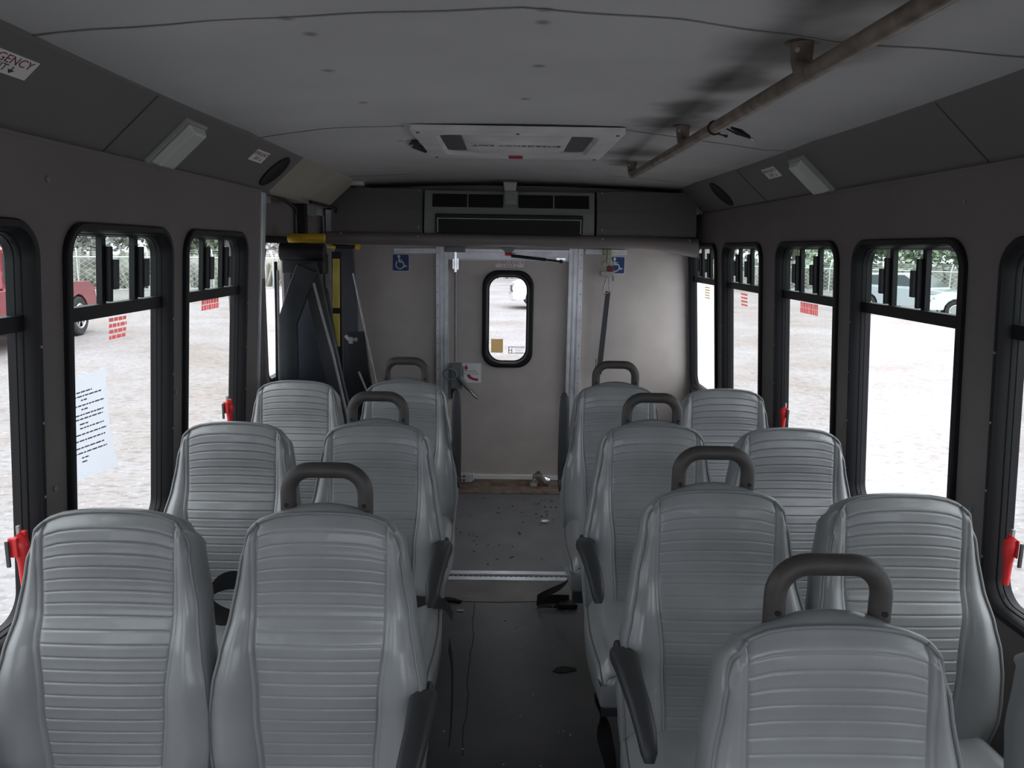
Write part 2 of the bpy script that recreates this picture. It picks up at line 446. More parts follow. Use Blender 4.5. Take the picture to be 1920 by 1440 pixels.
# roof shell above (keeps daylight out)
struct(MB().box2((-1.35, YF-.1, 2.06), (1.35, 5.5, 2.10)).build('trim_11', m_wall))

# floor
struct(MB().box2((-1.32, YF-.1, FZ-.06), (1.32, 3.36, FZ)).build('floor', m_floor))
struct(MB().box2((-1.32, 3.36, FZ-.06), (1.32, 3.59, FZ)).build('trim_12', m_plate))
struct(MB().box2((-1.32, 3.70, FZ-.06), (1.32, 4.96, FZ)).build('trim_13', m_floor_rear))
struct(MB().box2((-1.32, 4.96, FZ-.06), (1.32, 5.4, FZ+.006)).build('trim_14', m_rust))
# seams and runner of the aisle covering
g = MB()
rs_ = random.Random(4); g.tube([(-.205+rs_.uniform(-.006, .006), 3.35-i*.05, FZ) for i in range(23)], .002, 6, flat=.3)
g.tube([(.30, 3.30, FZ), (.325, 2.9, FZ), (.33, 2.5, FZ)], .0015, 6, flat=.3)
g.tube([(-.36, 3.36, FZ), (-.1, 3.352, FZ), (.1, 3.365, FZ), (.36, 3.356, FZ)], .004, 6, flat=.3)
struct(g.build('trim_15', m_void))
# tie-down track set in the floor
r = empty('floor_track', (0, 3.645, FZ), 'aluminium wheelchair tie-down track with a slotted centre, across the aisle floor', 'floor track')
MB().box2((-1.15, -.055, -.05), (1.15, -.016, .004)).build('track_flange', m_alu, r, bevel=.001)
MB().box2((-1.15, .016, -.05), (1.15, .055, .004)).build('track_flange', m_alu, r, bevel=.001)
MB().box2((-1.15, -.016, -.05), (1.15, .016, -.004)).build('track_channel', m_aludull, r)
g = MB()
for i in range(90):
    x = -1.13+i*.0254; g.disc((x, 0, -.0045), (0, 0, 1), .0075, .002, 10)
tag(g.build('track_slots', m_void, r), kind='stuff')

# front bulkhead with a large opening (behind the camera)
h = rloop(-1.05, 1.05, .75, 1.75, .08); ou = bayloop(h, -1.3, 1.3, 0, 2.03)
mb = MB(); mb.loft([[(x, YF-.0, z) for x, z in ou], [(x, YF, z) for x, z in h], [(x, YF-.08, z) for x, z in h], [(x, YF-.08, z) for x, z in ou]])
struct(mb.build('wall_front', m_wall))
mb = MB().add([(x, YF-.05, z) for x, z in h], [tuple(range(len(h)))]); struct(mb.build('window_13', m_glass_c, recalc=False))

# ------------------------------------------------------------------ rear wall, lift bay
def rear_wall():
    mb = MB()
    # panels left and right of the door opening, and above
    mb.box2((-1.30, YR, FZ), (-.551, YR+.08, 2.0)); mb.box2((.432, YR, FZ), (1.30, YR+.08, 2.0)); mb.box2((-.551, YR, 1.56), (.432, YR+.08, 2.0))
    struct(mb.build('wall_rear', m_rear))
rear_wall()
# lift bay: door leaves in the left side, aluminium posts
g = MB()
h = rloop(3.66, 4.12, .92, 1.60, .07); ou = bayloop(h, 3.42, 4.30, FZ, 2.0)
g.loft([[(-1.235, y, z) for y, z in ou], [(-1.235, y, z) for y, z in h], [(-1.275, y, z) for y, z in h], [(-1.275, y, z) for y, z in ou]])
d1 = empty('door_1', (-1.24, 3.42, 0), None, None); d1['kind'] = 'structure'; d1['label'] = 'wheelchair lift door leaf with a window'
o = g.build('door_leaf', m_wall, d1); o.matrix_parent_inverse = d1.matrix_world.inverted(); o.location = (1.24, -3.42, 0)
g = MB()
lps = []
for off, x in ((-.022, -1.235), (-.022, -1.222), (0, -1.218), (.012, -1.225), (.012, -1.26)):
    lps.append([(x+1.24, y-3.42, z) for y, z in rloop(3.66+off, 4.12-off, .92+off, 1.60-off, .07-off*.5)])
g.loft(lps); g.build('window_frame', m_rubber, d1, smooth=35)
hh = rloop(3.665, 4.115, .925, 1.595, .065)
MB().add([(-.012, y-3.42, z) for y, z in hh], [tuple(range(len(hh)))]).build('door_glass', m_glass_c, d1, recalc=False)
d2 = empty('door_2', (-1.24, 4.31, 0), None, None); d2['kind'] = 'structure'; d2['label'] = 'rear leaf of the wheelchair lift door'
MB().box2((-.035, 0, FZ), (0, .98, 2.0)).build('door_leaf', m_wall, d2)
g = MB(); g.box2((0, .02, .02), (.012, .07, 1.83)); g.box2((0, .62, .02), (.012, .67, 1.83)); g.box2((0, .02, 1.76), (.012, .67, 1.83)); g.box2((0, .68, .02), (.02, .70, 1.85))
g.build('aluminium_edging', m_alu, d2, bevel=.001)
# front post of the bay
g = MB(); g.box2((-1.30, 3.40, FZ), (-1.150, 3.432, 1.80)); struct(g.build('trim_16', m_wall))
g = MB()
a = Vector((-1.128, 3.402, 1.80)); b = Vector((-1.245, 3.402, .0))
g.poly([(-1.150, 3.385, 1.80), (-1.128, 3.385, 1.80), (-1.236, 3.385, 0), (-1.258, 3.385, 0)], (0, .05, 0))
struct(g.build('trim_17', m_alu, bevel=.002))
g = MB()
g.box2((-1.25, 3.43, 1.81), (-1.19, 4.9, 1.86))
struct(g.build('trim_18', m_aludull, bevel=.003))
struct(MB().box2((-1.30, 3.4, 1.9), (-1.1, 5.3, 2.06)).build('trim_19', m_wall))

# evaporator housing on the rear wall
ev = empty('air_conditioner', (-.07, 4.84, 1.665), 'grey air-conditioning evaporator panel with four black vents above the rear door', 'air conditioner')
X0, X1 = -.525, .525
g = MB(); prof = [(.44, 0), (0, 0), (-.012, .02), (.0, .13), (.04, .262), (.44, .262)]
g.loft([[(X0, y, z) for y, z in prof], [(X1, y, z) for y, z in prof]], True, True, True)
g.build('housing', m_evap, ev, bevel=.006)
def fy(z):   # front face of the housing
    return -.012+(z-.02)*(.012/.11) if z < .13 else (z-.13)*(.04/.132)
for xa, xb in ((-.475, -.262), (-.253, -.040), (.055, .268), (.277, .49)):
    g = MB(); za, zb = .160, .240
    g.poly([(xa, fy(za)-.006, za), (xb, fy(za)-.006, za), (xb, fy(zb)-.006, zb), (xa, fy(zb)-.006, zb)], (0, .012, 0))
    v = g.build('vent', m_void, ev, bevel=.004)
    g = MB()
    for i in range(5):
        z = za+.012+i*.014; g.box2((xa+.006, fy(z)-.009, z), (xb-.006, fy(z)-.006, z+.002))
    g.build('vent_louvre', m_black, v)
g = MB(); g.box2((-.455, -.026, .002), (.452, .0, .118)); gr = g.build('return_grille', m_black, ev, bevel=.006)
g = MB()
for p in (((-.442, -.030, .006), (-.436, -.026, .092)), ((.436, -.030, .006), (.442, -.026, .092)), ((-.442, -.030, .088), (.442, -.026, .093))): g.box2(*p)
g.build('filter_edging', m_aludull, gr)
g = MB()
for i in range(10): g.box2((-.43, -.029, .010+i*.0075), (.43, -.026, .013+i*.0075))
g.build('filter_mesh', mat('filter_brown', (.02, .015, .014), .8), gr)
g = MB(); g.box2((-.035, -.02, .175), (.05, .03, .262)); g.build('lamp_housing', m_evap, ev, bevel=.008)
g = MB(); g.box2((-.018, -.028, .188), (.038, -.012, .204)); g.build('push_switch', m_lampbase, ev, bevel=.006)
# small clearance lamp on the ceiling at the housing
dl = empty('dome_light', (-.068, 4.80, 1.925), 'small pale dome light where the ceiling meets the air-conditioning panel', 'light')
MB().loft([[(-.042, -.02, .05), (.042, -.02, .05), (.042, .04, .05), (-.042, .04, .05)], [(-.034, -.028, .0), (.034, -.028, .0), (.034, .03, .0), (-.034, .03, .0)]], True, True, True).build('lens', m_white, dl, bevel=.004)
# side bulkhead panels beside it
def bulk(n, xa, xb):
    g = MB(); prof = [(YR, 1.665), (4.86, 1.665), (4.85, 1.70), (4.87, 1.80), (4.91, 1.935), (YR, 1.935)]
    g.loft([[(xa, y, z) for y, z in prof], [(xb, y, z) for y, z in prof]], True, True, True)
    struct(g.build(f'trim_{n}', m_cove))
    for z, yy in ((1.69, 4.853), (1.91, 4.903)):
        pass
bulk(20, -1.17, -.607); bulk(21, .472, 1.09)
def rivet(x, y, z, label):
    o = MB().tube([(0, 0, 0), (0, -.004, 0)], .006, 10).build('bolt', m_aludull); o.location = (x, y, z)
    tag(o, label, 'bolt', 'bolts on the rear bulkhead panels')
for x, sd in ((-.63, 'left'), (.505, 'right')):
    for z, y, hh_ in ((1.925, 4.904, 'top'), (1.70, 4.848, 'bottom'), (1.645, 4.802, 'valance')):
        where = {'top': 'upper bolt of the panel', 'bottom': 'lower bolt of the panel', 'valance': 'bolt in the padded valance'}[hh_]
        rivet(x, y, z, f'small shiny {where} just {sd} of the air-conditioning vents')
rivet(1.04, 4.802, 1.645, 'small shiny bolt in the padded valance at the right rear corner')
rivet(-1.10, 4.802, 1.655, 'small shiny bolt in the padded valance at the left rear corner')
# padded valance roll under the housing, drooping at the right end
g = MB(); loops = []
for i in range(41):
    x = -1.20+2.30*i/40; k = .0
    if x > .75: k = -.05*((x-.75)/.35)**1.5
    if x < -.75: k = -.0
    lp = []
    for j in range(17):
        a = rad(90+180*j/16+10)
        lp.append((x, 4.86+.055*math.cos(a), 1.628+.038*math.sin(a)+(k if math.sin(a) < 0 else k*.2)))
    lp += [(x, YR, 1.60+k), (x, YR, 1.665)]
    loops.append(lp)
g.loft(loops, True, True, True); struct(g.build('trim_22', m_valance, smooth=50))

REAR0 = set(C.objects)
# ------------------------------------------------------------------ rear emergency door
dr = empty('door_3', (-.06, YR0, 0), None, None); dr['kind'] = 'structure'; dr['label'] = 'rear emergency door'
def D(g): return g
cx = -.06
h = [(x, z) for x, z in rloop(-.172, .150, .80, 1.43, .095)]
ou = bayloop(h, -.41, .385, .02, 1.505)
g = MB()
g.loft([[(x, .012, z) for x, z in ou], [(x, .012, z) for x, z in h], [(x, .05, z) for x, z in h], [(x, .05, z) for x, z in ou]])
leaf = g.build('door_leaf', m_rear, dr)
g = MB(); lps = []
for off, y in ((-.008, .013), (-.008, -.004), (.004, -.010), (.018, -.008), (.026, .0), (.030, .012), (.038, .016), (.038, .03)):
    lps.append([(x, y, z) for x, z in rloop(-.172+off, .150-off, .80+off, 1.43-off, .10-off*.5)])
g.loft(lps); fr = g.build('window_frame', m_rubber, dr, smooth=35)
hh = rloop(-.14, .118, .832, 1.398, .075)
gl = MB().add([(x, .028, z) for x, z in hh], [tuple(range(len(hh)))]).build('door_glass', m_glass_d, dr, recalc=False)
# jambs and header in ribbed aluminium
jm = empty('door_frame', (-.06, YR0, 0), 'ribbed aluminium frame with rivets around the rear emergency door', 'door frame')
jm['kind'] = 'structure'; jm.name = 'trim_23'
del jm['category']
for s, xa, xb in ((-1, -.485, -.405), (1, .383, .475)):
    g = MB(); w_ = (xb-xa)
    for i in range(6):
        xx = xa+w_*i/6
        g.box2((xx, -.022+.006*(i % 2), .0), (xx+w_/6+.001, .05, 1.585))
    g.build('jamb', m_alu, jm, bevel=.0015)
    g = MB()
    for i in range(18): g.disc(((xa+.012) if s < 0 else (xb-.012), -.022, .10+i*.085), (0, -1, 0), .0045, .003, 8)
    tag(g.build('rivets', m_aludull, jm))
g = MB(); g.box2((-.405, -.018, 1.50), (.383, .05, 1.56)); g.box2((-.405, -.024, 1.552), (.383, .05, 1.575)); g.box2((-.405, -.024, 1.50), (.383, -.01, 1.508))
g.build('header', m_alu, jm, bevel=.002)
g = MB(); g.box2((-.405, -.006, 0.0), (.383, .05, .045)); g.build('sill_strip', m_stick, jm, bevel=.002)
# door exit sticker
def sticker(name, label, cat, c, xd, yd, w_, h_, lines, group=None, mat_=m_stick, ink=m_maroon, border=False):
    xd = Vector(xd).normalized(); yd = Vector(yd).normalized(); n = xd.cross(yd)
    e = empty(name, c, label, cat, group)
    P = [xd*a*w_/2+yd*b*h_/2 for a, b in ((-1, -1), (1, -1), (1, 1), (-1, 1))]
    MB().poly(P, n*.0015).build('sticker_sheet', mat_, e)
    for s_, size, dx, dy, sx, mm in lines:
        text('lettering', s_, size, mm or ink, e, xd*dx+yd*dy+n*.0018, xd, yd, depth=.0002, sx=sx)
    return e
sticker('exit_sticker', 'white EMERGENCY EXIT sticker with red lettering above the rear door window', 'sticker', (-.063, YR0+.0115, 1.477), (1, 0, 0), (0, 0, 1), .186, .042,
        [('EMERGENCY', .028, 0, .009, 1.15, m_redink), ('\u2193 EXIT \u2193', .022, 0, -.012, 1.2, m_redink)])
e = sticker('handle_sticker', 'white lift-handle sticker with a red arrow beside the rear door latch', 'sticker', (-.313, YR0+.0115, .750), (1, 0, 0), (0, 0, 1), .136, .132,
            [('LIFT HANDLE', .014, -.005, .012, 1.0, m_darkink), ('PUSH OUT TO OPEN', .012, 0, -.006, .95, m_darkink)])
g = MB(); g.poly([(-.048, -.002, .028), (-.018, -.002, .028), (-.033, -.002, .058)], (0, .0008, 0)); g.box2((-.038, -.002, .018), (-.028, -.0012, .03)); g.build('arrow', m_redink, e)
g = MB(); pts = []; inn = []
for i in range(9):
    t = i/8; a = rad(180+85*t); pts.append((.055+.075*math.cos(a)*1.1, -.002, -.012+.042*math.sin(a))); inn.append((.055+.055*math.cos(a)*1.1, -.002, -.012+.026*math.sin(a)))
g.poly(pts+inn[::-1], (0, .0008, 0)); g.build('arrow', m_redink, e)
# latch with rod and lever
lt = empty('door_latch', (-.415, YR0, .78), 'grey painted door latch with a vertical rod and pull lever at the rear door', 'latch')
MB().tube([(-.0, -.03, .05), (.0, -.03, .80)], .008, 10).build('rod', m_aludull, lt, smooth=40)
g = MB(); g.box2((-.03, -.05, -.13), (.045, -.0, .04)); g.box2((.045, -.03, -.09), (.055, -.0, .02)); g.build('case', m_latch, lt, bevel=.006)
MB().tube([(-.035+.042*math.cos(rad(i*15)), -.055, -.03+.036*math.sin(rad(i*15))) for i in range(24)], .006, 8, closed=True).build('finger_ring', m_latch, lt, smooth=40)
g = MB(); g.tube([(.03, -.05, -.05), (.075, -.06, -.11), (.10, -.065, -.135)], [.02, .017, .013], 10); g.build('lever_arm', m_latch, lt, smooth=40)
g = MB(); g.tube([(.10, -.065, -.135), (.125, -.068, -.165), (.155, -.07, -.188)], [.010, .012, .010], 10); g.build('lever_grip', m_chrome, lt, smooth=40)
g = MB(); g.box2((-.03, -.035, -.20), (.012, -.0, -.13)); g.build('lower_bracket', m_frame, lt, bevel=.004)
g = MB(); g.box2((-.022, -.045, .66), (-.006, 0, .73)); g.box2((.006, -.045, .655), (.022, 0, .735)); g.box2((-.01, -.05, .64), (.01, -.01, .78)); g.build('rod_guide', m_chrome, lt, bevel=.003)
# door ajar sensor, strut, red lamp
tag(MB().box2((-.068, -.03, -.018), (.068, 0, .018)).build('buzzer_box', m_latch, bevel=.004, loc=(-.42, YR0-.022, 1.568)), 'dull grey buzzer box on the upper left of the rear door header', 'box')
st = empty('gas_strut', (.11, YR0, 1.515), 'black gas strut slanting under the rear door header', 'gas strut')
MB().tube([(-.165, -.045, .018), (.06, -.045, -.004)], .010, 10).build('cylinder', m_black, st, smooth=40)
MB().tube([(.06, -.045, -.004), (.16, -.045, -.014)], .006, 8).build('piston_rod', m_black, st, smooth=40)
g = MB(); g.tube([(.16, -.055, -.014), (.16, -.02, -.014)], .012, 10); g.build('ball_end', m_black, st, smooth=40)
MB().box2((.13, -.03, -.006), (.19, -.02, .008)).build('bracket', m_chrome, st)
rl = empty('door_switch', (-.075, YR0-.03, 1.545), 'small red door switch with silver tip hanging at the header centre', 'switch')
MB().loft([[(-.05, -.005, .04), (.05, -.005, .04), (.05, .01, .04), (-.05, .01, .04)], [(-.01, -.008, 0), (.02, -.008, 0), (.02, .01, 0), (-.01, .01, 0)]], True, True, True).build('cover', m_evap, rl)
MB().tube([(-.02, -.012, -.002), (.022, -.012, -.004)], .009, 10).build('red_plunger', m_red, rl, smooth=40)
MB().tube([(.022, -.012, -.004), (.045, -.014, -.001)], .007, 10).build('tip', m_chrome, rl, smooth=40)
# glass stickers on the rear door
tag(MB().box2((-.040, -.001, -.046), (.040, .001, .046)).build('window_label', m_tan, loc=(-.140, YR0+.024, .935)), 'square tan label stuck inside the rear door window', 'label')
e = empty('window_decal', (-.008, YR0+.024, .905), 'small blue printed decal at the bottom of the rear door window', 'decal')
g = MB()
for z in (.022, -.020): g.box2((-.055, -.001, z), (.055, 0, z+.004))
g.box2((-.055, -.001, -.016), (-.050, 0, .022)); g.box2((-.034, -.001, -.016), (-.030, 0, .016)); g.box2((-.055, -.001, 0), (-.03, 0, .003))
for i in range(3): g.box2((-.01, -.001, .012-i*.012), (.045, 0, .0135-i*.012))
g.build('print_lines', mat('decal_blue', (.12, .30, .46), .5), e)

# wheelchair signs
def iso_sign(name, label, x, z):
    e = empty(name, (x, YR0-.002, z), label, 'sign', 'wheelchair symbol signs on the rear wall')
    q = .056
    h = rloop(-q, q, -q, q, .008, 4); MB().poly([(a, 0, b) for a, b in h], (0, .002, 0)).build('border', m_signwhite, e)
    h = rloop(-q+.003, q-.003, -q+.003, q-.003, .007, 4); MB().poly([(a, -.0008, b) for a, b in h], (0, .001, 0)).build('field', m_blue, e)
    g = MB(); y = -.0018
    g.poly([(-.012+.0095*math.cos(rad(i*30)), y, .040+.0095*math.sin(rad(i*30))) for i in range(12)], (0, .0008, 0))
    def stroke(pts, w_=.0075):
        for (x0, z0), (x1, z1) in zip(pts, pts[1:]):
            dx, dz = x1-x0, z1-z0; L_ = math.hypot(dx, dz); nx_, nz_ = -dz/L_*w_/2, dx/L_*w_/2
            g.poly([(x0+nx_, y, z0+nz_), (x1+nx_, y, z1+nz_), (x1-nx_, y, z1-nz_), (x0-nx_, y, z0-nz_)], (0, .0008, 0))
    stroke([(-.012, .034), (-.009, .004), (.014, .004), (.026, -.026), (.040, -.020)])
    stroke([(-.011, .016), (.010, .016)], .006)
    stroke([(-.006+.026*math.cos(rad(a)), -.014+.026*math.sin(rad(a))) for a in range(125, 370, 20)], .006)
    g.build('wheelchair_symbol', m_signwhite, e)
iso_sign('wheelchair_sign', 'blue wheelchair sign to the left of the rear door frame', -.776, 1.477)
iso_sign('wheelchair_sign', 'blue wheelchair sign to the right of the rear door, partly behind the belt retractor', .636, 1.482)
# horizontal wall tracks
def wtrack(label, xa, xb, z):
    e = empty('wall_track', ((xa+xb)/2, YR0, z), label, 'wall track', 'belt tracks on the rear wall'); L_ = (xb-xa)/2
    g = MB(); g.box2((-L_, -.012, -.016), (L_, 0, .016)); g.box2((-L_, -.017, .006), (L_, -.01, .016)); g.box2((-L_, -.017, -.016), (L_, -.01, -.006)); g.build('rail', m_alu, e, bevel=.001)
    for x in ((-L_+.04, 0, L_-.04)): MB().disc((x, -.018, 0), (0, -1, 0), .006, .003, 10).build('rail_screw', m_signwhite, e)
wtrack('short aluminium track on the wall left of the rear door, above the wheelchair sign', -.82, -.545, 1.555)
wtrack('short aluminium track on the wall right of the rear door, holding the belt retractor', .43, .70, 1.565)
# retractor and strap
rc = empty('belt_retractor', (.575, YR0-.03, 1.565), 'worn metal belt retractor with a red tag and dark strap on the right wall track', 'belt retractor')
g = MB(); g.box2((-.035, -.03, -.018), (.02, .01, .022)); g.box2((-.012, -.035, -.075), (.022, 0, .02)); g.build('track_fitting', m_cream, rc, bevel=.006)
g = MB(); g.poly([(-.022, -.03, -.05), (.028, -.03, -.05), (.046, -.03, -.085), (-.042, -.03, -.085)], (0, .02, 0)); g.build('hook_plate', m_cream, rc, bevel=.002)
MB().box2((-.008, -.036, -.12), (.035, -.02, -.09)).build('red_tag', mat('dark_red_tag', (.22, .02, .015), .5), rc, bevel=.003)
g = MB(); g.box2((-.05, -.05, -.155), (.04, 0, -.122)); g.box2((.034, -.05, -.185), (.042, 0, -.12)); g.build('spool_housing', mat('grey_plastic', (.38, .38, .37), .45), rc, bevel=.003)
g = MB(); g.tube([(-.008, -.05, -.155), (-.033, -.052, -.255), (-.028, -.052, -.272), (.012, -.052, -.252), (.008, -.05, -.165), (-.008, -.05, -.155)], .004, 8); g.build('wire_loop', m_aludull, rc, smooth=40)
g = MB(); g.loft([[(-.012, -.045, -.25), (.02, -.045, -.25), (.02, -.043, -.25), (-.012, -.043, -.25)], [(-.055, -.035, -.80), (-.018, -.035, -.80), (-.018, -.033, -.80), (-.055, -.033, -.80)]], True, True, True)
g.build('strap', mat('grey_strap', (.05, .05, .055), .7), rc)
g = MB(); g.tube([(-.055, -.02, -.70), (-.06, -.02, -.80)], .003, 6); g.build('strap_pin', m_chrome, rc)

# the door wall assembly is built 3.5 % larger than the drawing it was laid out from
KD = 1.035
for o_ in [q_ for q_ in C.objects if q_ not in REAR0 and q_.parent is None]:
    l_ = o_.location; o_.location = (l_.x*KD+.003, YR+(l_.y-YR0)*KD, l_.z*KD-.0553); o_.scale = (KD, KD, KD)
# sill hardware
b1 = empty('floor_bracket', (-.352, 5.16, FZ+.006), 'small silver bolted bracket on the rusty sill at the left door jamb', 'bracket')
g = MB(); g.box2((-.05, -.03, .02), (.05, .02, .075)); g.box2((.05, -.02, .025), (.062, .02, .08)); g.build('plate', m_alu, b1, bevel=.004)
g = MB()
for x in (-.03, -.005):
    for z in (.035, .062): g.disc((x, -.031, z), (0, -1, 0), .007, .004, 8)
g.build('bolt_heads', m_void, b1)
MB().tube([(-.01, 0, 0), (-.01, 0, .03)], .012, 10).build('stud', m_chrome, b1, smooth=40)
b2 = empty('crumpled_bracket', (.177, 5.13, FZ+.006), 'bent shiny metal clamp lying on the rusty sill before the rear door', 'clamp')
g = MB()
import random as rnd
rr = rnd.Random(3)
loops = []
for i in range(7):
    a0 = i/6; cxx = -.055+.115*a0; rr_ = .036*(1-.35*abs(a0-.5)*2)
    loops.append([(cxx+.008*rr.uniform(-1, 1), rr_*math.cos(t)*(1+.2*rr.uniform(-1, 1)), .052+.018*math.sin(a0*5)+rr_*math.sin(t)*(1+.35*rr.uniform(-1, 1))) for t in [2*math.pi*k/9 for k in range(9)]])
g.loft(loops, True, True, True); g.build('crushed_shell', m_chrome, b2)
MB().tube([(.0, 0, 0), (.005, 0, .04)], .02, 10).build('foot', mat('rusty_foot', (.2, .1, .07), .6), b2, smooth=40)
g = MB(); g.box2((-.075, -.02, 0), (-.03, .02, .018)); g.build('loose_tab', m_alu, b2, bevel=.003)
# crumpled paper on rear floor and small scraps
g = MB(); vs = [(rr.uniform(-.03, .03), rr.uniform(-.018, .018), .002+rr.uniform(0, .018)) for _ in range(16)]
bmx = bmesh.new(); [bmx.verts.new(v) for v in vs]; bmesh.ops.convex_hull(bmx, input=bmx.verts)
me = bpy.data.meshes.new('paper_scrap'); bmx.to_mesh(me); bmx.free(); me.materials.append(m_paper)
o = bpy.data.objects.new('paper_scrap', me); C.objects.link(o); o.location = (.17, 4.41, FZ)
tag(o, 'crumpled white paper scrap on the dark rear floor', 'litter')
g = MB()
for i in range(70):
    x = rr.uniform(-.36, .36); y = rr.uniform(3.75, 4.9); q = rr.uniform(.002, .011)
    if rr.random() < .4: x = rr.uniform(.1, .33); y = rr.uniform(4.45, 4.85)
    a = rr.uniform(0, 3); g.poly([(x+q*math.cos(a+t)*rr.uniform(.5, 1.3), y+q*math.sin(a+t)*rr.uniform(.5, 1.3), FZ+.0005) for t in (0, 1.4, 2.9, 4.4)], (0, 0, .0015))
tag(g.build('floor_debris', m_void), 'dark crumbs of debris scattered over the rear floor', 'debris', kind='stuff')
g = MB()
for i in range(40):
    x = rr.uniform(-.3, .3); y = rr.uniform(1.9, 4.7); q = rr.uniform(.002, .006)
    g.box((x, y, FZ+.0015), (q, q*1.4, .003), Matrix.Rotation(rr.uniform(0, 3), 3, 'Z'))
g.box((-.27, 3.26, FZ+.0025), (.03, .012, .005))
tag(g.build('floor_crumbs', m_lampbase), 'pale grit scattered along the aisle floor', 'debris', kind='stuff')
tag(MB().poly([(-.045, -.02, 0), (-.01, -.03, 0), (.05, -.012, 0), (.045, .01, 0), (0, .02, 0), (-.03, .008, 0)], (0, 0, .002)).build('floor_scuff', m_void, loc=(.165, 2.78, FZ+.0002)), 'dark torn patch in the aisle floor covering', 'patch')

# ------------------------------------------------------------------ roof hatch
hz = 1.984
ht = empty('roof_hatch', (-.05, 3.08, 1.985), 'white plastic roof escape hatch set in the grey ceiling', 'roof hatch')
def rl2(x0, x1, y0, y1, r, z): return [(a, b, z) for a, b in rloop(x0, x1, y0, y1, r, 6)]
g = MB()
g.loft([rl2(-.365, .365, -.385, .385, .015, .0), rl2(-.365, .365, -.385, .385, .015, -.018), rl2(-.355, .355, -.375, .375, .02, -.022), rl2(-.29, .29, -.30, .30, .06, -.020), rl2(-.28, .28, -.29, .29, .07, -.004)])
fo = g.build('hatch_frame', m_hatch, ht, smooth=35)
g = MB(); g.poly(rl2(-.28, .28, -.29, .29, .07, -.003), (0, 0, .002)); g.build('hatch_panel', m_hatch_in, ht)
g = MB(); g.loft([rl2(-.20, .20, -.27, .27, .03, -.004), rl2(-.17, .17, -.25, .25, .03, -.016)], True, True, True); g.build('centre_pad', m_hatch, ht, smooth=30)
for x in (-.24, .24):
    MB().poly(rl2(x-.042, x+.036, -.24, .24, .02, -.006), (0, 0, .002)).build('side_slot', m_grip, ht)
text('lettering', 'EMERGENCY EXIT', .052, m_darkink, ht, (0, -.01, -.0175), (-1, 0, 0), (0, 1, 0), sx=.82)
g = MB(); g.box2((-.03, .29, -.03), (.03, .315, -.02)); g.build('release_handle', m_redink, ht, bevel=.003)
for p in ((-.34, -.36), (.34, -.36), (.34, .36), (-.34, .36), (0, .36), (0, -.36)): MB().disc((p[0], p[1], -.0215), (0, 0, -1), .006, .003, 8).build('screw', m_darkink, ht)
# torn ceiling flap at the hatch corner
g = MB(); g.poly([(-.442, 3.12, 1.978), (-.41, 3.30, 1.976), (-.435, 3.42, 1.976), (-.47, 3.22, 1.972)], (0, 0, .003)); g.poly([(-.45, 3.05, 1.978), (-.428, 3.06, 1.978), (-.43, 3.13, 1.975), (-.47, 3.12, 1.972)], (0, 0, .003))
tag(g.build('ceiling_tear', m_void), 'dark ragged tear in the ceiling lining at the left edge of the roof hatch', 'tear')

# ------------------------------------------------------------------ grab rail on the ceiling
gr = empty('ceiling_grab_rail', (.49, 2.3, 1.985), 'long worn metal grab rail running along the right side of the ceiling', 'grab rail')
def gp(*ps): return [(x-.49, y-2.3, z-1.985) for x, y, z in ps]
pts = [(.495, 3.73, 1.955), (.495, 3.70, 1.933), (.493, 3.64, 1.922)]+[(.490, y, 1.918) for y in (3.3, 2.8, 2.3, 1.8, 1.3, .8, .3)]
MB().tube(gp(*pts), .0165, 20).build('rail_tube', m_rail, gr, smooth=40)
for y in (1.575, 2.61, 3.66, .55):
    g = MB(); g.tube(gp((.492, y+.02, 1.99), (.492, y+.02, 1.955), (.491, y+.005, 1.932), (.490, y-.04, 1.920)), [.023, .021, .019, .0175], 16)
    mt = g.build('rail_mount', m_rail, gr, smooth=40)
    g = MB(); g.tube(gp((.492, y+.02, 1.994), (.492, y+.02, 1.984)), .034, 20); g.build('mount_flange', m_grip, mt, smooth=40)
    MB().disc(gp((.476, y-.001, 1.966))[0], (-.5, -1, 0), .005, .003, 8).build('mount_screw', m_chrome, mt)
g = MB(); P = []
for i in range(16):
    a = rad(i*24+90); P.append((.490+.0185*math.cos(a), 2.22, 1.918+.0185*math.sin(a)))
g.tube(P, .0022, 6, closed=True); g.tube([(.50, 2.22, 1.902), (.512, 2.21, 1.897), (.520, 2.20, 1.893)], [.002, .002, .004], 6)
tag(g.build('cable_tie', m_black, smooth=0), 'thin black cable tie looped around the ceiling grab rail', 'cable tie')
g = MB(); g.tube([(.508, 2.12, 1.904), (.528, 2.10, 1.890), (.550, 2.09, 1.876)], [.003, .0075, .004], 8); g.tube([(.500, 2.13, 1.902), (.520, 2.11, 1.887), (.545, 2.09, 1.876)], .0022, 6)
wl = g.build('wire_loop', m_black, smooth=40); tag(wl, 'black twisted wire scrap dangling beside the ceiling grab rail', 'wire')
g = MB(); g.tube([(.550, 2.09, 1.876), (.556, 2.085, 1.870), (.562, 2.08, 1.864)], .0035, 8); g.build('bare_end', m_chrome, wl, smooth=0)

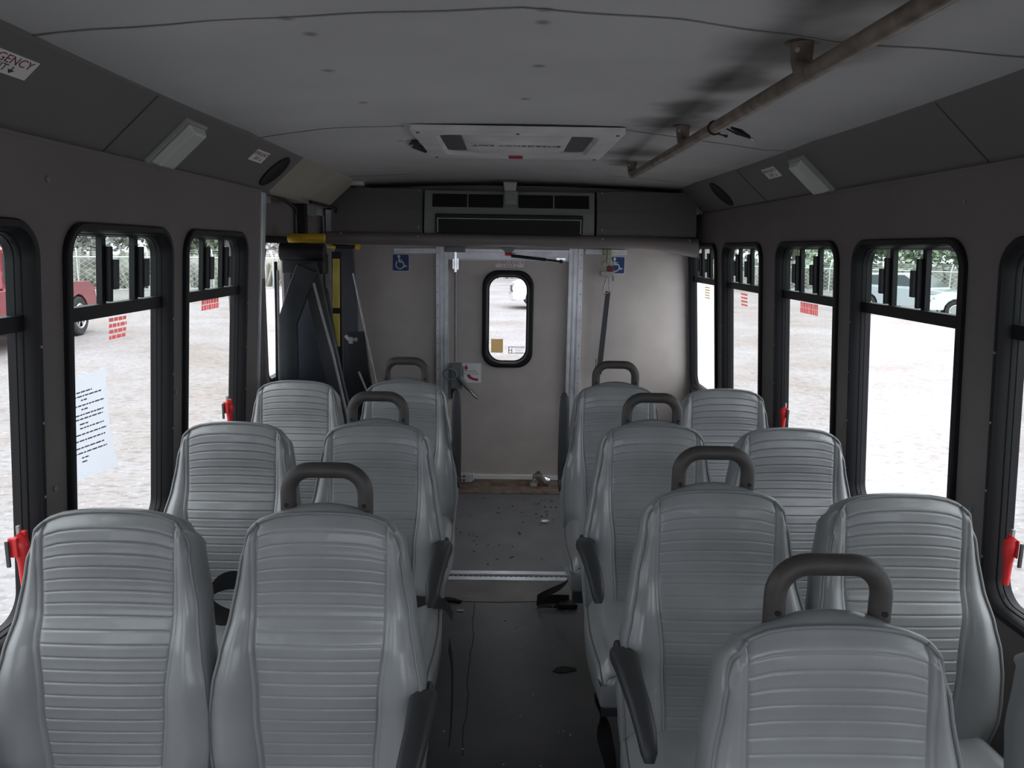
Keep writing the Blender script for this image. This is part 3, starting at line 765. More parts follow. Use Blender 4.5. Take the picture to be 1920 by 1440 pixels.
# ------------------------------------------------------------------ cove lamps, speakers, stickers
def cove_frame(s, y, t):
    """point on the cove face: t=0 bottom .. 1 top ; returns centre, along-y, up-slope, inward normal"""
    A = Vector((s*1.146, y, 1.815)); B = Vector((s*.992, y, 1.956)); u = (B-A).normalized()
    n = Vector((-u.z*s, 0, 0)); yv = Vector((0, 1, 0)); n = yv.cross(u)
    if n.x*s > 0: n = -n
    return A+(B-A)*t, yv, u, n
def lamp(s, y, label):
    c, yv, u, n = cove_frame(s, y, .44)
    e = empty('ceiling_lamp', c, label, 'lamp', 'courtesy lamps on the cove panels')
    def bxy(w0, h0, n0, w1, h1, n1): return [[yv*a*w/2+u*b*h/2+n*d for a, b in ((-1, -1), (1, -1), (1, 1), (-1, 1))] for w, h, d in ((w0, h0, n0), (w1, h1, n1))]
    MB().loft(bxy(.15, .185, -.002, .145, .18, .012), True, True, True).build('lamp_base', m_lampbase, e, bevel=.004)
    MB().loft(bxy(.125, .165, .012, .095, .145, .036), True, True, True).build('lamp_lens', m_white, e, bevel=.006)
lamp(-1, 2.40, 'white courtesy lamp on the left cove, nearest to the camera')
lamp(1, 3.02, 'white courtesy lamp on the right cove, in front of the speaker')
lamp(1, 5.0, 'white courtesy lamp at the rear end of the right cove')
e = empty('ceiling_lamp', (-1.02, 4.72, 1.96), 'white courtesy lamp above the stowed wheelchair lift', 'lamp', 'courtesy lamps on the cove panels')
MB().box2((-.09, -.045, 0), (.09, .05, .03)).build('lamp_base', m_lampbase, e, bevel=.004)
MB().box2((-.08, -.05, -.025), (.08, .03, .0)).build('lamp_lens', m_white, e, bevel=.006)
def speaker(s, y, label):
    c, yv, u, n = cove_frame(s, y, .50)
    e = empty('speaker', c, label, 'speaker', 'oval speakers in the cove panels')
    L0 = []
    for r_, d in ((.085, 0), (.085, .004), (.078, .007), (.070, .003)):
        L0.append([yv*math.cos(a)*r_+u*math.sin(a)*r_+n*d for a in [2*math.pi*k/32 for k in range(32)]])
    MB().loft(L0, True, False, True).build('speaker_grille', m_void, e, smooth=40)
speaker(-1, 3.365, 'black oval speaker in the left cove beside the beige panel')
speaker(1, 4.25, 'black oval speaker in the right cove')
def cove_sticker(s, y, t, w_, h_, label, big):
    c, yv, u, n = cove_frame(s, y, t)
    xd = yv*(1 if s < 0 else -1)
    e = sticker('exit_sticker', label, 'sticker', c, xd, u, w_, h_,
                [('EMERGENCY', h_*(.56 if big else .42), 0, h_*.20, 1.2 if big else 1.15, m_maroon), ('EXIT', h_*(.50 if big else .40), -w_*.08 if not big else w_*.02, -h_*.22, 1.15, m_darkink)], 'EMERGENCY EXIT stickers on the cove panels')
    nn_ = xd.cross(u)
    g = MB(); P = [xd*a+u*b+nn_*.0018 for a, b in ((w_*.18, -h_*.22), (w_*.28, -h_*.22), (w_*.23, -h_*.40))]; g.poly(P, nn_*.0003)
    P = [xd*a+u*b+nn_*.0018 for a, b in ((w_*.222, -h_*.05), (w_*.238, -h_*.05), (w_*.238, -h_*.24), (w_*.222, -h_*.24))]; g.poly(P, nn_*.0003)
    g.build('arrow', m_darkink, e)
cove_sticker(-1, 1.53, .70, .205, .048, 'white EMERGENCY EXIT sticker cut by the left edge of the picture', True)
cove_sticker(-1, 3.07, .70, .15, .055, 'white EMERGENCY EXIT sticker on the left cove before the speaker', False)
cove_sticker(1, 3.37, .70, .16, .055, 'white EMERGENCY EXIT sticker on the right cove between lamp and speaker', False)
cove_sticker(1, 1.63, .70, .16, .055, 'white EMERGENCY EXIT sticker cut by the right edge of the picture', False)

# ------------------------------------------------------------------ seats
def Wd(z):
    T = [(.40, .205), (.46, .212), (.55, .221), (.62, .220), (.68, .214), (.735, .203), (.81, .188), (.90, .172), (.955, .163), (1.04, .155)]
    if z <= T[0][0]: return T[0][1]
    for (a, b), (c, d) in zip(T, T[1:]):
        if a <= z <= c:
            t = (z-a)/(c-a); t = t*t*(3-2*t)*.4+t*.6; return b+(d-b)*t
    return T[-1][1]
def sstep(a, b, x):
    t = max(0, min(1, (x-a)/(b-a))); return t*t*(3-2*t)
ZT, ZB = 1.02, .40
def ytop_drop(u): return .014*u*u+.062*(1-(1-min(1, abs(u))**6)**(1/2.3))
def panel(z): return .137-.012*sstep(.78, .64, z)-.010*sstep(.62, .48, z)
def front(u, v, amp=1.):
    zv = ZB+(ZT-ZB)*v; z = zv-ytop_drop(u)*sstep(.55, 1.0, v); x = u*Wd(z)
    px = panel(z); ax = abs(x)
    y = -.085*(1-(z-.46)/.56)
    y -= .022*sstep(.822, .74, z)*sstep(.44, .66, z)*(1-.5*u*u)         # lumbar pad
    y -= .008*sstep(.86, .93, z)*(1-sstep(.97, 1.02, z))*(1-u*u)
    bw = max(.02, Wd(z)-px); bt = (ax-px)/bw
    if bt > 0: y -= (.010+.026*sstep(.86, .66, z)*sstep(.42, .52, z))*math.sin(min(1, bt)*math.pi*.62)-.012*sstep(.55, 1, bt)
    y += .010*sstep(.965, 1.0, v)
    if ax < px+.001:
        k = (ZT-.030-zv)/.0262
        if k > -.4:
            fr_ = abs(k-round(k))*.0262
            y += amp*(.0034*math.exp(-(fr_/.0016)**2)-.0012*(1-(fr_/.0131)**2))*sstep(px+.001, px-.006, ax)
    for q in (px, px+.010): y += .0022*math.exp(-((ax-q)/.0018)**2)
    return x, y, z
def make_back(amp):
    # columns placed so the stitch lines beside the panel are resolved
    rows = [ZB]
    k = int((ZT-.03-ZB)/.0262)
    for i in range(k, -1, -1):
        zc = ZT-.030-i*.0262
        for f in (-.38, -.2, -.1, -.05, 0, .05, .1, .2, .38): rows.append(zc+f*.0262)
    rows = [z for z in rows if ZB <= z < ZT-.012]+[ZT-.012, ZT-.006, ZT]
    vv = [(z-ZB)/(ZT-ZB) for z in rows]; NV = len(vv)-1
    rel = [0, .25, .5, .75, .92, .96]
    G = []
    for v in vv:
        z = ZB+(ZT-ZB)*v; W_ = Wd(z); p = panel(z)
        xs = [p*f for f in rel]+[p-.002, p-.001, p, p+.001, p+.0025, p+.005, p+.008, p+.009, p+.010, p+.011, p+.013]
        m0 = p+.013
        ends = [m0+(W_-m0)*f for f in (.2, .4, .58, .74, .86, .94, .98, 1)]
        half = xs+ends; us = [-h_/W_ for h_ in half[:0:-1]]+[h_/W_ for h_ in half]
        G.append([front(u, v, amp) for u in us])
    NU = len(G[0])-1; n = NU+1; mb = MB()
    mb.add([p for r_ in G for p in r_], [(j*n+i, j*n+i+1, (j+1)*n+i+1, (j+1)*n+i) for j in range(NV) for i in range(NU)])
    B = [G[j][0] for j in range(0, NV+1)]+[G[NV][i] for i in range(1, NU)]+[G[j][NU] for j in range(NV, -1, -1)]
    def ring(dy, grow, hump=0, down=0):
        out = []
        for x, y, z in B:
            w_ = Wd(z); f = 1+grow/w_; tf = sstep(.90, .99, z)
            hz_ = hump*max(0, 1-(x/.10)**2) if z > .94 else 0
            out.append((x*f, y+dy, z+(grow*.6-down)*tf+hz_))
        return out
    return mb, B, ring
def seat_mesh_parts(aisle):
    mb, B, ring = make_back(.35 if aisle else 1.)
    fr = mb
    side = MB()
    hump = .020 if aisle else .004
    side.loft([ring(0, 0), ring(.004, .004, 0, .000), ring(.014, .007, hump*.2, .001), ring(.03, .009, hump, .010), ring(.055, .009, hump*1.1, .024), ring(.085, .002, hump*.6, .045), ring(.098, -.012, 0, .06), ring(.102, -.04, 0, .08)], False)
    # close the rear
    last = ring(.102, -.04, 0, .08); n = len(last)
    side.add(last, [(i, i+1, n-2-i, n-1-i) for i in range(n//2-1)])
    pipe = MB().tube([(x*1.004, y-.0015, z+.0015) for x, y, z in B], .0034, 8)
    return fr, side, pipe
def cushion_mesh():
    """seat cushion, rounded box with crowned top and bolstered sides"""
    mb = MB(); NX, NY = 24, 30; y0, y1 = -.50, -.055
    def W(y): return .205+.012*math.sin((y-y0)/(y1-y0)*math.pi)
    top = []
    for j in range(NY+1):
        for i in range(NX+1):
            u = -1+2*i/NX; v = j/NY; y = y0+(y1-y0)*v; x = u*W(y)
            z = .455+.018*sstep(.6, .85, abs(u))*(1-sstep(.9, 1.02, abs(u)))-.022*sstep(.86, 1.0, abs(u))-.035*(1-sstep(0, .16, v))+.006*math.cos(u*1.4)
            for q in (.70,): z -= .003*math.exp(-((abs(u)-q)/.02)**2)
            top.append((x, y, z))
    n = NX+1
    mb.add(top, [(j*n+i, j*n+i+1, (j+1)*n+i+1, (j+1)*n+i) for j in range(NY) for i in range(NX)])
    B = [top[j*n] for j in range(NY, -1, -1)]+[top[i] for i in range(1, n)]+[top[j*n+NX] for j in range(1, NY+1)]
    def ring(dz, grow):
        return [(x*(1+grow/.21), y-(grow if y < y0+.02 else 0), (z if dz > -.03 else .44)+dz) for x, y, z in B]
    loops = [ring(0, 0), ring(-.006, .006), ring(-.03, .010), ring(-.09, .008), ring(-.105, -.006)]
    mb.loft(loops, False)
    last = loops[-1]; k = len(last); mb.add(last, [tuple(range(k))])
    # rear closing wall
    pipe = MB().tube([(x*1.006, y-.001, z+.001) for x, y, z in B], .0034, 8)
    return mb, pipe
def arc_handle():
    P = [(-.083, .05, -.045), (-.083, .05, .020)]
    for i in range(9):
        a = rad(180-90*i/8); P.append((-.083+.050+.050*math.cos(a), .05, .034+.050*math.sin(a)))
    for i in range(9):
        a = rad(90-90*i/8); P.append((.083-.050+.050*math.cos(a), .05, .034+.050*math.sin(a)))
    P += [(.083, .05, .020), (.083, .05, -.045)]
    return P
def make_seat(aisle_dir):
    """aisle_dir: -1/+1 side that carries the armrest and the grab handle; 0 window seat"""
    r = bpy.data.objects.new('bus_seat', None); C.objects.link(r); r.empty_display_size = .1
    fr, side, pipe = seat_mesh_parts(aisle_dir != 0)
    k = len(fr.v); fr.v += side.v; fr.f += [tuple(i+k for i in f) for f in side.f]
    back = fr.build('backrest', m_vinyl, r, smooth=60)
    pipe.build('piping', m_pipe, back, smooth=0)
    c, p = cushion_mesh(); cu = c.build('seat_cushion', m_vinyl, r, smooth=60); p.build('piping', m_pipe, cu, smooth=0)
    MB().box2((-.17, -.46, .315), (.17, -.02, .345)).build('seat_pan', m_frame, r, bevel=.004)
    g = MB(); g.box2((-.14, -.02, .33), (-.10, .04, .60)); g.box2((.10, -.02, .33), (.14, .04, .60)); g.build('back_bracket', m_frame, r)
    if aisle_dir:
        P = [(x, y, z+ZT) for x, y, z in arc_handle()]
        h = MB().tube(P, .0172, 16).build('grab_handle', m_grip, r, smooth=50)
        for x in (-.083, .083):
            g = MB(); g.disc((x, .05-.0150, ZT+.010), (0, -1, 0), .0052, .003, 12); g.build('handle_screw', m_black, h)
    return r
def add_armrest(r, sd, upright):
    x = sd*.222
    g = MB(); g.tube([(sd*.190, -.045, .63 if not upright else .61), (sd*.236, -.045, .63 if not upright else .61)], .034, 20); 
    g.build('armrest_pivot', m_arm, r, bevel=.006, smooth=40)
    if not upright:
        C0 = [(x, -.045, .63, .026), (x, -.09, .648, .030), (x, -.15, .658, .028), (x, -.22, .660, .025), (x-.004*sd, -.29, .652, .023), (x-.008*sd, -.345, .632, .021), (x-.010*sd, -.375, .606, .017), (x-.010*sd, -.383, .590, .010)]
    else:
        C0 = [(x, -.05, .60, .016), (x, -.055, .66, .020), (x, -.058, .76, .021), (x, -.058, .86, .020), (x, -.056, .94, .019), (x, -.052, .985, .016), (x, -.05, 1.0, .008)]
    loops = []
    for i, (cx_, cy, cz, rr_) in enumerate(C0):
        a = Vector(C0[max(i-1, 0)][:3]); b = Vector(C0[min(i+1, len(C0)-1)][:3]); t = (b-a).normalized()
        sx = Vector((1, 0, 0)); n_ = t.cross(sx).normalized()
        loops.append([Vector((cx_, cy, cz))+sx*math.copysign(abs(math.cos(q))**.7, math.cos(q))*rr_+n_*math.copysign(abs(math.sin(q))**.7, math.sin(q))*rr_*.82 for q in [2*math.pi*k_/16 for k_ in range(16)]])
    MB().loft(loops, True, True, True).build('armrest', m_arm, r, smooth=50)

proto_a = make_seat(1); proto_w = make_seat(0)
SEATS = [
 # x, y, aisle side, armrest up, label
 (.430, 1.075, -1, False, 'grey vinyl aisle seat with grab handle on the right, the closest seat in the picture'),
 (.425, 1.737, -1, False, 'grey vinyl aisle seat right of the aisle, second from the camera'),
 (.405, 2.425, -1, False, 'grey vinyl aisle seat right of the aisle, third from the camera'),
 (.385, 3.150, -1, True, 'grey vinyl aisle seat right of the aisle, rearmost, its armrest folded up'),
 (-.463, 1.550, 1, False, 'grey vinyl aisle seat with grab handle, nearest on the left of the aisle'),
 (-.490, 2.385, 1, False, 'grey vinyl aisle seat left of the aisle, second from the camera'),
 (-.503, 3.175, 1, True, 'grey vinyl aisle seat left of the aisle, rearmost, its armrest folded up'),
 (.935, 1.085, 0, False, 'grey vinyl window seat barely showing at the lower right corner'),
 (.858, 1.720, 0, False, 'grey vinyl window seat on the right, nearest one fully in view'),
 (.840, 2.395, 0, False, 'grey vinyl window seat on the right, middle row'),
 (.822, 3.095, 0, False, 'grey vinyl window seat on the right, rearmost'),
 (-.908, 1.545, 0, False, 'grey vinyl window seat in the lower left corner, nearest on the left'),
 (-.940, 2.375, 0, False, 'grey vinyl window seat on the left, middle row'),
 (-.950, 3.150, 0, False, 'grey vinyl window seat on the left, rearmost, before the wheelchair lift'),
]
used = set()
for x, y, sd, upr, label in SEATS:
    pr = proto_a if sd else proto_w
    if pr.name in used: o = copy_tree(pr)
    else: o = pr; used.add(pr.name)
    o['_sd'] = 0
    del o['_sd']
    o.location = (x, y, 0)
    tag(o, label, 'seat', 'aisle seats with grab handles' if sd else 'window seats')
    o['sd'] = sd; o['upr'] = upr
for o in [q for q in C.objects if 'sd' in q.keys()]:
    if o['sd']: add_armrest(o, o['sd'], o['upr'])
    del o['sd']; del o['upr']
# shared steel bench frames
PAIRS = [((.430, .93), 1.075, 'under the closest right-hand seat pair'), ((.425, .858), 1.73, 'under the second right-hand seat pair'), ((.405, .84), 2.41, 'under the third right-hand seat pair'), ((.385, .822), 3.12, 'under the rearmost right-hand seat pair'),
         ((-.463, -.908), 1.548, 'under the nearest left-hand seat pair'), ((-.49, -.94), 2.38, 'under the second left-hand seat pair'), ((-.503, -.95), 3.16, 'under the rearmost left-hand seat pair')]
for (xa, xb), y, wh in PAIRS:
    xm = (xa+xb)/2
    e = empty('bench_frame', (xm, y, 0), 'dark steel bench frame '+wh, 'bench frame', 'steel bench frames under the seats')
    g = MB(); g.box2((-.42, -.42, .27), (.42, -.38, .312)); g.box2((-.42, -.12, .27), (.42, -.08, .312)); g.build('cross_rail', m_frame, e, bevel=.003)
    for sx in (-1, 1):
        g = MB(); q = sx*.20
        g.box2((q-.02, -.40, FZ), (q+.02, -.36, .27)); g.box2((q-.02, -.14, FZ), (q+.02, -.10, .27)); g.box2((q-.025, -.44, FZ), (q+.025, -.06, FZ+.02)); g.build('leg', m_frame, e, bevel=.003)

# ------------------------------------------------------------------ belts
def strap(name, pts, w_, m, label, cat='seat belt', group=None, norm=None, parent=None, loc=(0, 0, 0)):
    """pts: (x,y,z, wx,wy,wz) centre and width direction"""
    g = MB(); loops = []
    for p in pts:
        c = Vector(p[:3]); wdir = Vector(p[3:6]).normalized()*w_/2
        loops.append((c, wdir))
    LL = []
    for i, (c, wd) in enumerate(loops):
        t = (loops[min(i+1, len(loops)-1)][0]-loops[max(i-1, 0)][0]).normalized(); n_ = wd.cross(t).normalized()*.0012
        LL.append([c-wd-n_, c+wd-n_, c+wd+n_, c-wd+n_])
    g.loft(LL, True, True, True)
    o = g.build(name, m, parent)
    if label: tag(o, label, cat, group)
    return o
def smooth_pts(P, k=6):
    out = []
    for i in range(len(P)-1):
        p0 = P[max(i-1, 0)]; p1 = P[i]; p2 = P[i+1]; p3 = P[min(i+2, len(P)-1)]
        for j in range(k):
            t = j/k; out.append(tuple(.5*((2*b)+(-a+c)*t+(2*a-5*b+4*c-d)*t*t+(-a+3*b-3*c+d)*t**3) for a, b, c, d in zip(p0, p1, p2, p3)))
    out.append(P[-1]); return out
e = empty('seat_belt', (.20, 3.29, FZ), 'black lap belt trailing onto the aisle floor with its buckle, right of the aisle', 'seat belt')
P = smooth_pts([(.035, -.10, .345, 0, 1, 0), (.03, -.09, .29, .1, 1, 0), (.025, -.09, .215, .3, 1, .1), (-.01, -.07, .15, .5, .8, .5), (-.065, -.01, .088, .5, .5, .8), (-.112, .015, .045, .2, .3, 1), (-.118, .03, .026, 0, .2, 1), (-.09, .045, .024, -.2, 0, 1), (-.02, .05, .025, 0, 0, 1), (.03, .05, .024, 0, 0, 1)], 6)
strap('webbing', P, .046, m_belt, None, parent=e)
g = MB(); g.box2((-.02, .0, .001), (.065, .055, .024)); bk = g.build('buckle', m_black, e, bevel=.004)
MB().box2((.045, .01, .024), (.06, .03, .028)).build('buckle_button', m_signwhite, bk)
MB().box2((-.125, .0, .001), (-.03, .01, .005)).build('belt_tongue', m_chrome, e)
# strap hanging and twisted from the second right seat
e = strap('seat_belt', smooth_pts([(.204, 2.0, .37, 0, 1, 0), (.207, 2.0, .335, 1, .3, 0), (.204, 2.0, .285, .1, 1, 0), (.215, 2.0, .235, .8, .6, 0), (.222, 2.0, .19, 1, .2, 0), (.24, 1.98, .11, .7, .7, 0), (.24, 1.95, .02, .9, .4, 0), (.235, 1.90, -.040, 1, .1, 0), (.23, 1.80, -.042, 1, .1, 0)], 6), .046, m_belt, 'black twisted belt hanging down beside the third right-hand aisle seat')
# belts on left seats
e = strap('seat_belt', smooth_pts([(-.235, 2.10, .43, 0, 1, .3), (-.225, 2.09, .36, 0, 1, 0), (-.225, 2.08, .25, 0, 1, 0), (-.228, 2.07, .16, 0, 1, 0), (-.232, 2.07, .13, 0, 1, 0)], 5), .046, m_belt, 'black belt end hanging from the side of the second left-hand aisle seat')
e = strap('seat_belt', smooth_pts([(-.46, 2.285, .478, 0, .2, 1), (-.38, 2.27, .482, 0, .3, 1), (-.31, 2.26, .480, 0, .4, 1), (-.262, 2.255, .478, 0, .5, 1), (-.235, 2.25, .44, 0, 1, .3)], 5), .034, m_belt, 'black lap belt lying across the cushion of the second left-hand aisle seat')
e = strap('seat_belt', smooth_pts([(-.80, 2.27, .49, 0, 1, .5), (-.845, 2.22, .545, 0, .5, .9), (-.885, 2.18, .585, .1, .2, 1), (-.925, 2.15, .585, .2, .3, 1), (-.952, 2.13, .555, .3, .4, .9), (-.935, 2.12, .515, .2, .5, .9), (-.90, 2.13, .490, .1, .8, .5), (-.86, 2.16, .475, 0, 1, .1)], 6), .055, m_belt, 'black belt webbing looped up over the second left-hand window seat cushion')
tag(MB().box2((-.03, -.02, -.008), (.03, .02, .008)).build('belt_buckle', m_black, bevel=.004, loc=(.655, 1.66, .60)), 'small black buckle wedged between the nearest right-hand seats', 'buckle')
tag(MB().tube([(-.035, .03, .004), (.0, .01, .008), (.045, -.005, .006)], [.012, .016, .010], 8, flat=.5).build('belt_buckle', m_black, smooth=40, loc=(-.315, 3.35, FZ)), 'small black buckle on the aisle floor beside the second left-hand seat', 'buckle')
# ------------------------------------------------------------------ red window releases
def release(s, y, z, label):
    p = Vector(WP(s, y, z, -.02)); e = empty('window_release', p, label, 'release handle', 'red emergency window releases')
    n = -s
    g = MB(); g.tube([(0, 0, .042), (n*.010, 0, .030), (n*.014, 0, .012), (n*.012, -.0, -.02), (n*.012, 0, -.075)], [.010, .018, .016, .0105, .0085], 10, flat=1); g.build('lever', m_red, e, smooth=50)
    MB().box2((-.004, -.022, .0), (.012*n+.004, -.012, .045)).build('pivot_ear', m_red, e, bevel=.002); MB().box2((-.004, .012, .01), (n*.012+.004, .022, .05)).build('pivot_ear', m_red, e, bevel=.002)
    MB().box2((-.006, -.030, -.02), (.002, -.024, .04)).build('latch_plate', m_trimgrey, e, bevel=.001); MB().box2((-.004, .010, .03), (.004, .018, .062)).build('pivot_pin', m_aludull, e, bevel=.001)
release(-1, 1.645, .885, 'red release lever on the window nearest the left edge')
release(1, 1.782, .855, 'red release lever on the window nearest the right edge')
release(-1, 2.955, .930, 'red release lever on the far left window')
release(1, 3.352, .855, 'red release lever on the third window from the right edge')
# small bracket near the right middle seat
tag(MB().box2((-.02, -.015, -.008), (.02, .015, .008)).build('belt_anchor', m_black, bevel=.003, loc=(1.165, 2.82, .80)), 'small black knob on the right wall beside the middle window seat', 'knob')

# stickers and notice on side glass
def glass_bars(s, ya, yb, za, zb, n, label, m, gap=.35):
    yc, zc = (ya+yb)/2, (za+zb)/2; p = Vector(WP(s, yc, zc, .032)); e = empty('window_decal', p, label, 'decal', 'red decals on the side windows')
    g = MB(); H = (zb-za)/n; rr = random.Random(int(ya*100))
    for i in range(n):
        z = zb-H*(i+.5)-zc; y = ya
        while y < yb-.004:
            L_ = rr.uniform(.010, .026); y2 = min(y+L_, yb)
            h2 = H*(1-gap)/2
            g.add([Vector(WP(s, yy, zz+zc, .032))-p+Vector((dx, 0, 0)) for yy in (y, y2) for zz in (z-h2, z+h2) for dx in (-.0005, .0005)], [(0, 1, 3, 2), (4, 6, 7, 5), (0, 4, 5, 1), (2, 3, 7, 6), (0, 2, 6, 4), (1, 5, 7, 3)])
            y = y2+.005
    g.build('lettering', m, e)
m_salmon = film('faded_red_print', (.95, .42, .42))
glass_bars(-1, 2.165, 2.265, 1.305, 1.372, 4, 'red printed decal on the second left window, below its transom', m_salmon, .4)
glass_bars(-1, 2.83, 3.0, 1.335, 1.378, 2, 'red printed decal on the far left window, below its transom', m_salmon, .12)
glass_bars(1, 3.15, 3.34, 1.325, 1.372, 2, 'pale red decal on the middle right window, below its transom', m_salmon, .05)
glass_bars(1, 4.09, 4.20, 1.290, 1.365, 4, 'red printed decal on the second right window from the rear', m_salmon, .45)
glass_bars(1, 4.86, 4.98, 1.28, 1.362, 5, 'brown printed decal on the rearmost right window', m_tan, .45)
# paper notice taped on the second left window
e = empty('paper_notice', WP(-1, 2.06, .945, .03), 'white printed paper notice taped inside the second left window', 'notice')
base = Vector(e.location); g = MB(); NX, NY = 10, 14; vs = []
def paper_pt(u, v):
    y = 1.935+(.205+.03*(1-v)**2)*u; z = .955+.275*v-.02*(1-v)*(0)+.015*u*(1-v)*-1
    d = .030-.018*(1-v)**2*u
    return Vector(WP(-1, y, z, d))-base
for j in range(NY+1):
    for i in range(NX+1): vs.append(paper_pt(i/NX, j/NY))
g.add(vs, [(j*(NX+1)+i, j*(NX+1)+i+1, (j+1)*(NX+1)+i+1, (j+1)*(NX+1)+i) for j in range(NY) for i in range(NX)])
m_sheet = bpy.data.materials.new('translucent_paper'); m_sheet.use_nodes = True
n_ = m_sheet.node_tree.nodes; l_ = m_sheet.node_tree.links; n_.clear()
oo = n_.new('ShaderNodeOutputMaterial'); mx = n_.new('ShaderNodeMixShader'); df = n_.new('ShaderNodeBsdfDiffuse'); tl = n_.new('ShaderNodeBsdfTranslucent')
df.inputs[0].default_value = (.85, .87, .9, 1); tl.inputs[0].default_value = (.80, .84, .90, 1); mx.inputs[0].default_value = .62
l_.new(df.outputs[0], mx.inputs[1]); l_.new(tl.outputs[0], mx.inputs[2]); l_.new(mx.outputs[0], oo.inputs[0])
g.build('sheet', m_sheet, e, smooth=0, recalc=False)
g = MB(); rr = random.Random(5)
for i, (va, ua, ub) in enumerate([(.84, .25, .62), (.80, .15, .85), (.76, .35, .5), (.71, .2, .9), (.67, .35, .5), (.62, .15, .88), (.58, .1, .85), (.53, .3, .5), (.49, .3, .85), (.43, .05, .9), (.37, .1, .85), (.30, .1, .8), (.25, .05, .85), (.20, .3, .45), (.16, .3, .4)]):
    u = ua
    while u < ub:
        w_ = rr.uniform(.04, .12); u2 = min(ub, u+w_)
        off = Vector((.0012, 0, 0))
        g.add([paper_pt(u, va)+off, paper_pt(u2, va)+off, paper_pt(u2, va+.014)+off, paper_pt(u, va+.014)+off], [(0, 1, 2, 3)]); u = u2+.015
g.build('printed_lines', m_ink, e, recalc=False)
# ------------------------------------------------------------------ wall screws
for s, y, z, wh in ((-1, 1.83, .98, 'on the left wall between the first two windows'), (-1, 2.53, 1.09, 'on the left wall before the far left window'), (-1, 3.30, 1.08, 'on the left wall beside the aluminium post'),
                    (-1, 1.83, 1.72, 'on the left wall above the second window'), (1, 1.995, .90, 'on the right wall between the two nearest windows'), (1, 2.81, .95, 'on the right wall between the middle windows'), (1, 2.1, 1.72, 'on the right wall above the nearest window')):
    o = MB().tube([(0, 0, 0), (-s*.003, 0, 0)], .007, 12).build('wall_plug', m_latch); o.location = WP(s, y, z, -.001)
    tag(o, 'small round grey plug '+wh, 'plug', 'screw plugs on the side walls')

# ------------------------------------------------------------------ wheelchair lift
lf = empty('wheelchair_lift', (-1.10, 3.95, 0), 'stowed dark steel wheelchair lift with yellow bars at the left rear', 'wheelchair lift')
def q(x, y, z): return (x+1.10, y-3.95, z)
def bar(pts, w_, t_, name, m, n=(0, 1, 0), bev=.003):
    g = MB(); LL = []
    for i, p in enumerate(pts):
        c = Vector(q(*p)); a = Vector(q(*pts[max(i-1, 0)])); b = Vector(q(*pts[min(i+1, len(pts)-1)])); t = (b-a).normalized()
        nn_ = Vector(n); sd_ = t.cross(nn_).normalized(); wv = (w_[i] if isinstance(w_, (list, tuple)) else w_)/2
        LL.append([c-sd_*wv-nn_*t_/2, c+sd_*wv-nn_*t_/2, c+sd_*wv+nn_*t_/2, c-sd_*wv+nn_*t_/2])
    g.loft(LL, True, True, True); return g.build(name, m, lf, bevel=bev)
bar([(-1.055, 3.80, 1.47), (-1.10, 3.80, 1.36), (-1.16, 3.80, 1.20), (-1.165, 3.80, .90), (-1.17, 3.80, .30), (-1.17, 3.8, FZ)], [.10, .10, .095, .10, .10, .10], .03, 'lift_arm', m_lift)
bar([(-1.06, 3.84, 1.49), (-1.035, 3.84, 1.38), (-1.00, 3.84, 1.20), (-.95, 3.84, .95), (-.90, 3.84, .72), (-.86, 3.84, .40), (-.86, 3.84, FZ)], [.09, .09, .085, .085, .08, .08, .08], .03, 'lift_arm', m_lift)
g = MB(); g.poly([q(-1.19, 3.92, .03), q(-.86, 3.92, .03), q(-.93, 3.92, .95), q(-.99, 3.92, 1.36), q(-1.06, 3.92, 1.42), q(-1.13, 3.92, 1.33), q(-1.18, 3.92, 1.1)], (0, .03, 0)); g.build('folded_platform', m_lift2, lf, bevel=.003)
bar([(-1.02, 3.78, 1.40), (-.985, 3.78, 1.25), (-.935, 3.78, 1.05), (-.875, 3.78, .75), (-.84, 3.78, .45)], .010, .02, 'platform_edge', m_aludull)
g = MB(); g.tube([q(-1.20, 3.86, 1.545), q(-.98, 3.86, 1.545)], .045, 16); g.box2(q(-1.19, 3.84, 1.44), q(-.985, 3.95, 1.54)); g.build('torsion_housing', m_black, lf, bevel=.006, smooth=40)
MB().tube([q(-1.185, 3.95, 1.612), q(-1.165, 3.95, 1.614), q(-1.01, 3.95, 1.616), q(-1.0, 3.95, 1.616)], [.020, .0225, .0225, .020], 16).build('yellow_roller', m_yellow, lf, smooth=40)
MB().tube([q(-1.05, 4.35, 1.578), q(-.915, 4.35, 1.574)], .010, 12).build('handrail_tube', m_black, lf, smooth=40)
MB().tube([q(-1.075, 4.33, 1.574), q(-1.03, 4.33, 1.570)], .010, 12).build('yellow_cap', m_yellow, lf, smooth=40)
MB().tube([q(-.922, 4.34, 1.578), q(-.90, 4.34, 1.574)], .017, 12).build('yellow_cap', m_yellow, lf, smooth=40)
bar([(-.95, 3.99, 1.55), (-.955, 3.99, 1.0), (-.96, 3.99, .1)], .05, .03, 'inner_post', m_black)
for za, zb in ((1.265, 1.515), (1.065, 1.235)):
    bar([(-.949-.022*(1.5-zb), 3.965, zb), (-.949-.022*(1.5-za), 3.965, za)], .034, .012, 'yellow_strip', m_yellow2)
bar([(-1.00, 4.40, 1.58), (-.99, 4.40, 1.2), (-.99, 4.40, .4), (-.99, 4.4, FZ)], [.10, .12, .13, .13], .04, 'rear_post', m_lift2)
g = MB(); g.tube([q(-.935, 4.32, 1.43), q(-.862, 4.32, 1.05), q(-.81, 4.32, .78), q(-.76, 4.32, .5)], .0055, 8); g.build('handrail_rod', m_aludull, lf, smooth=40)
g = MB(); g.tube([q(-.91, 4.30, .88), q(-.84, 4.30, .70)], .006, 8); g.build('handrail_rod', m_aludull, lf, smooth=40)
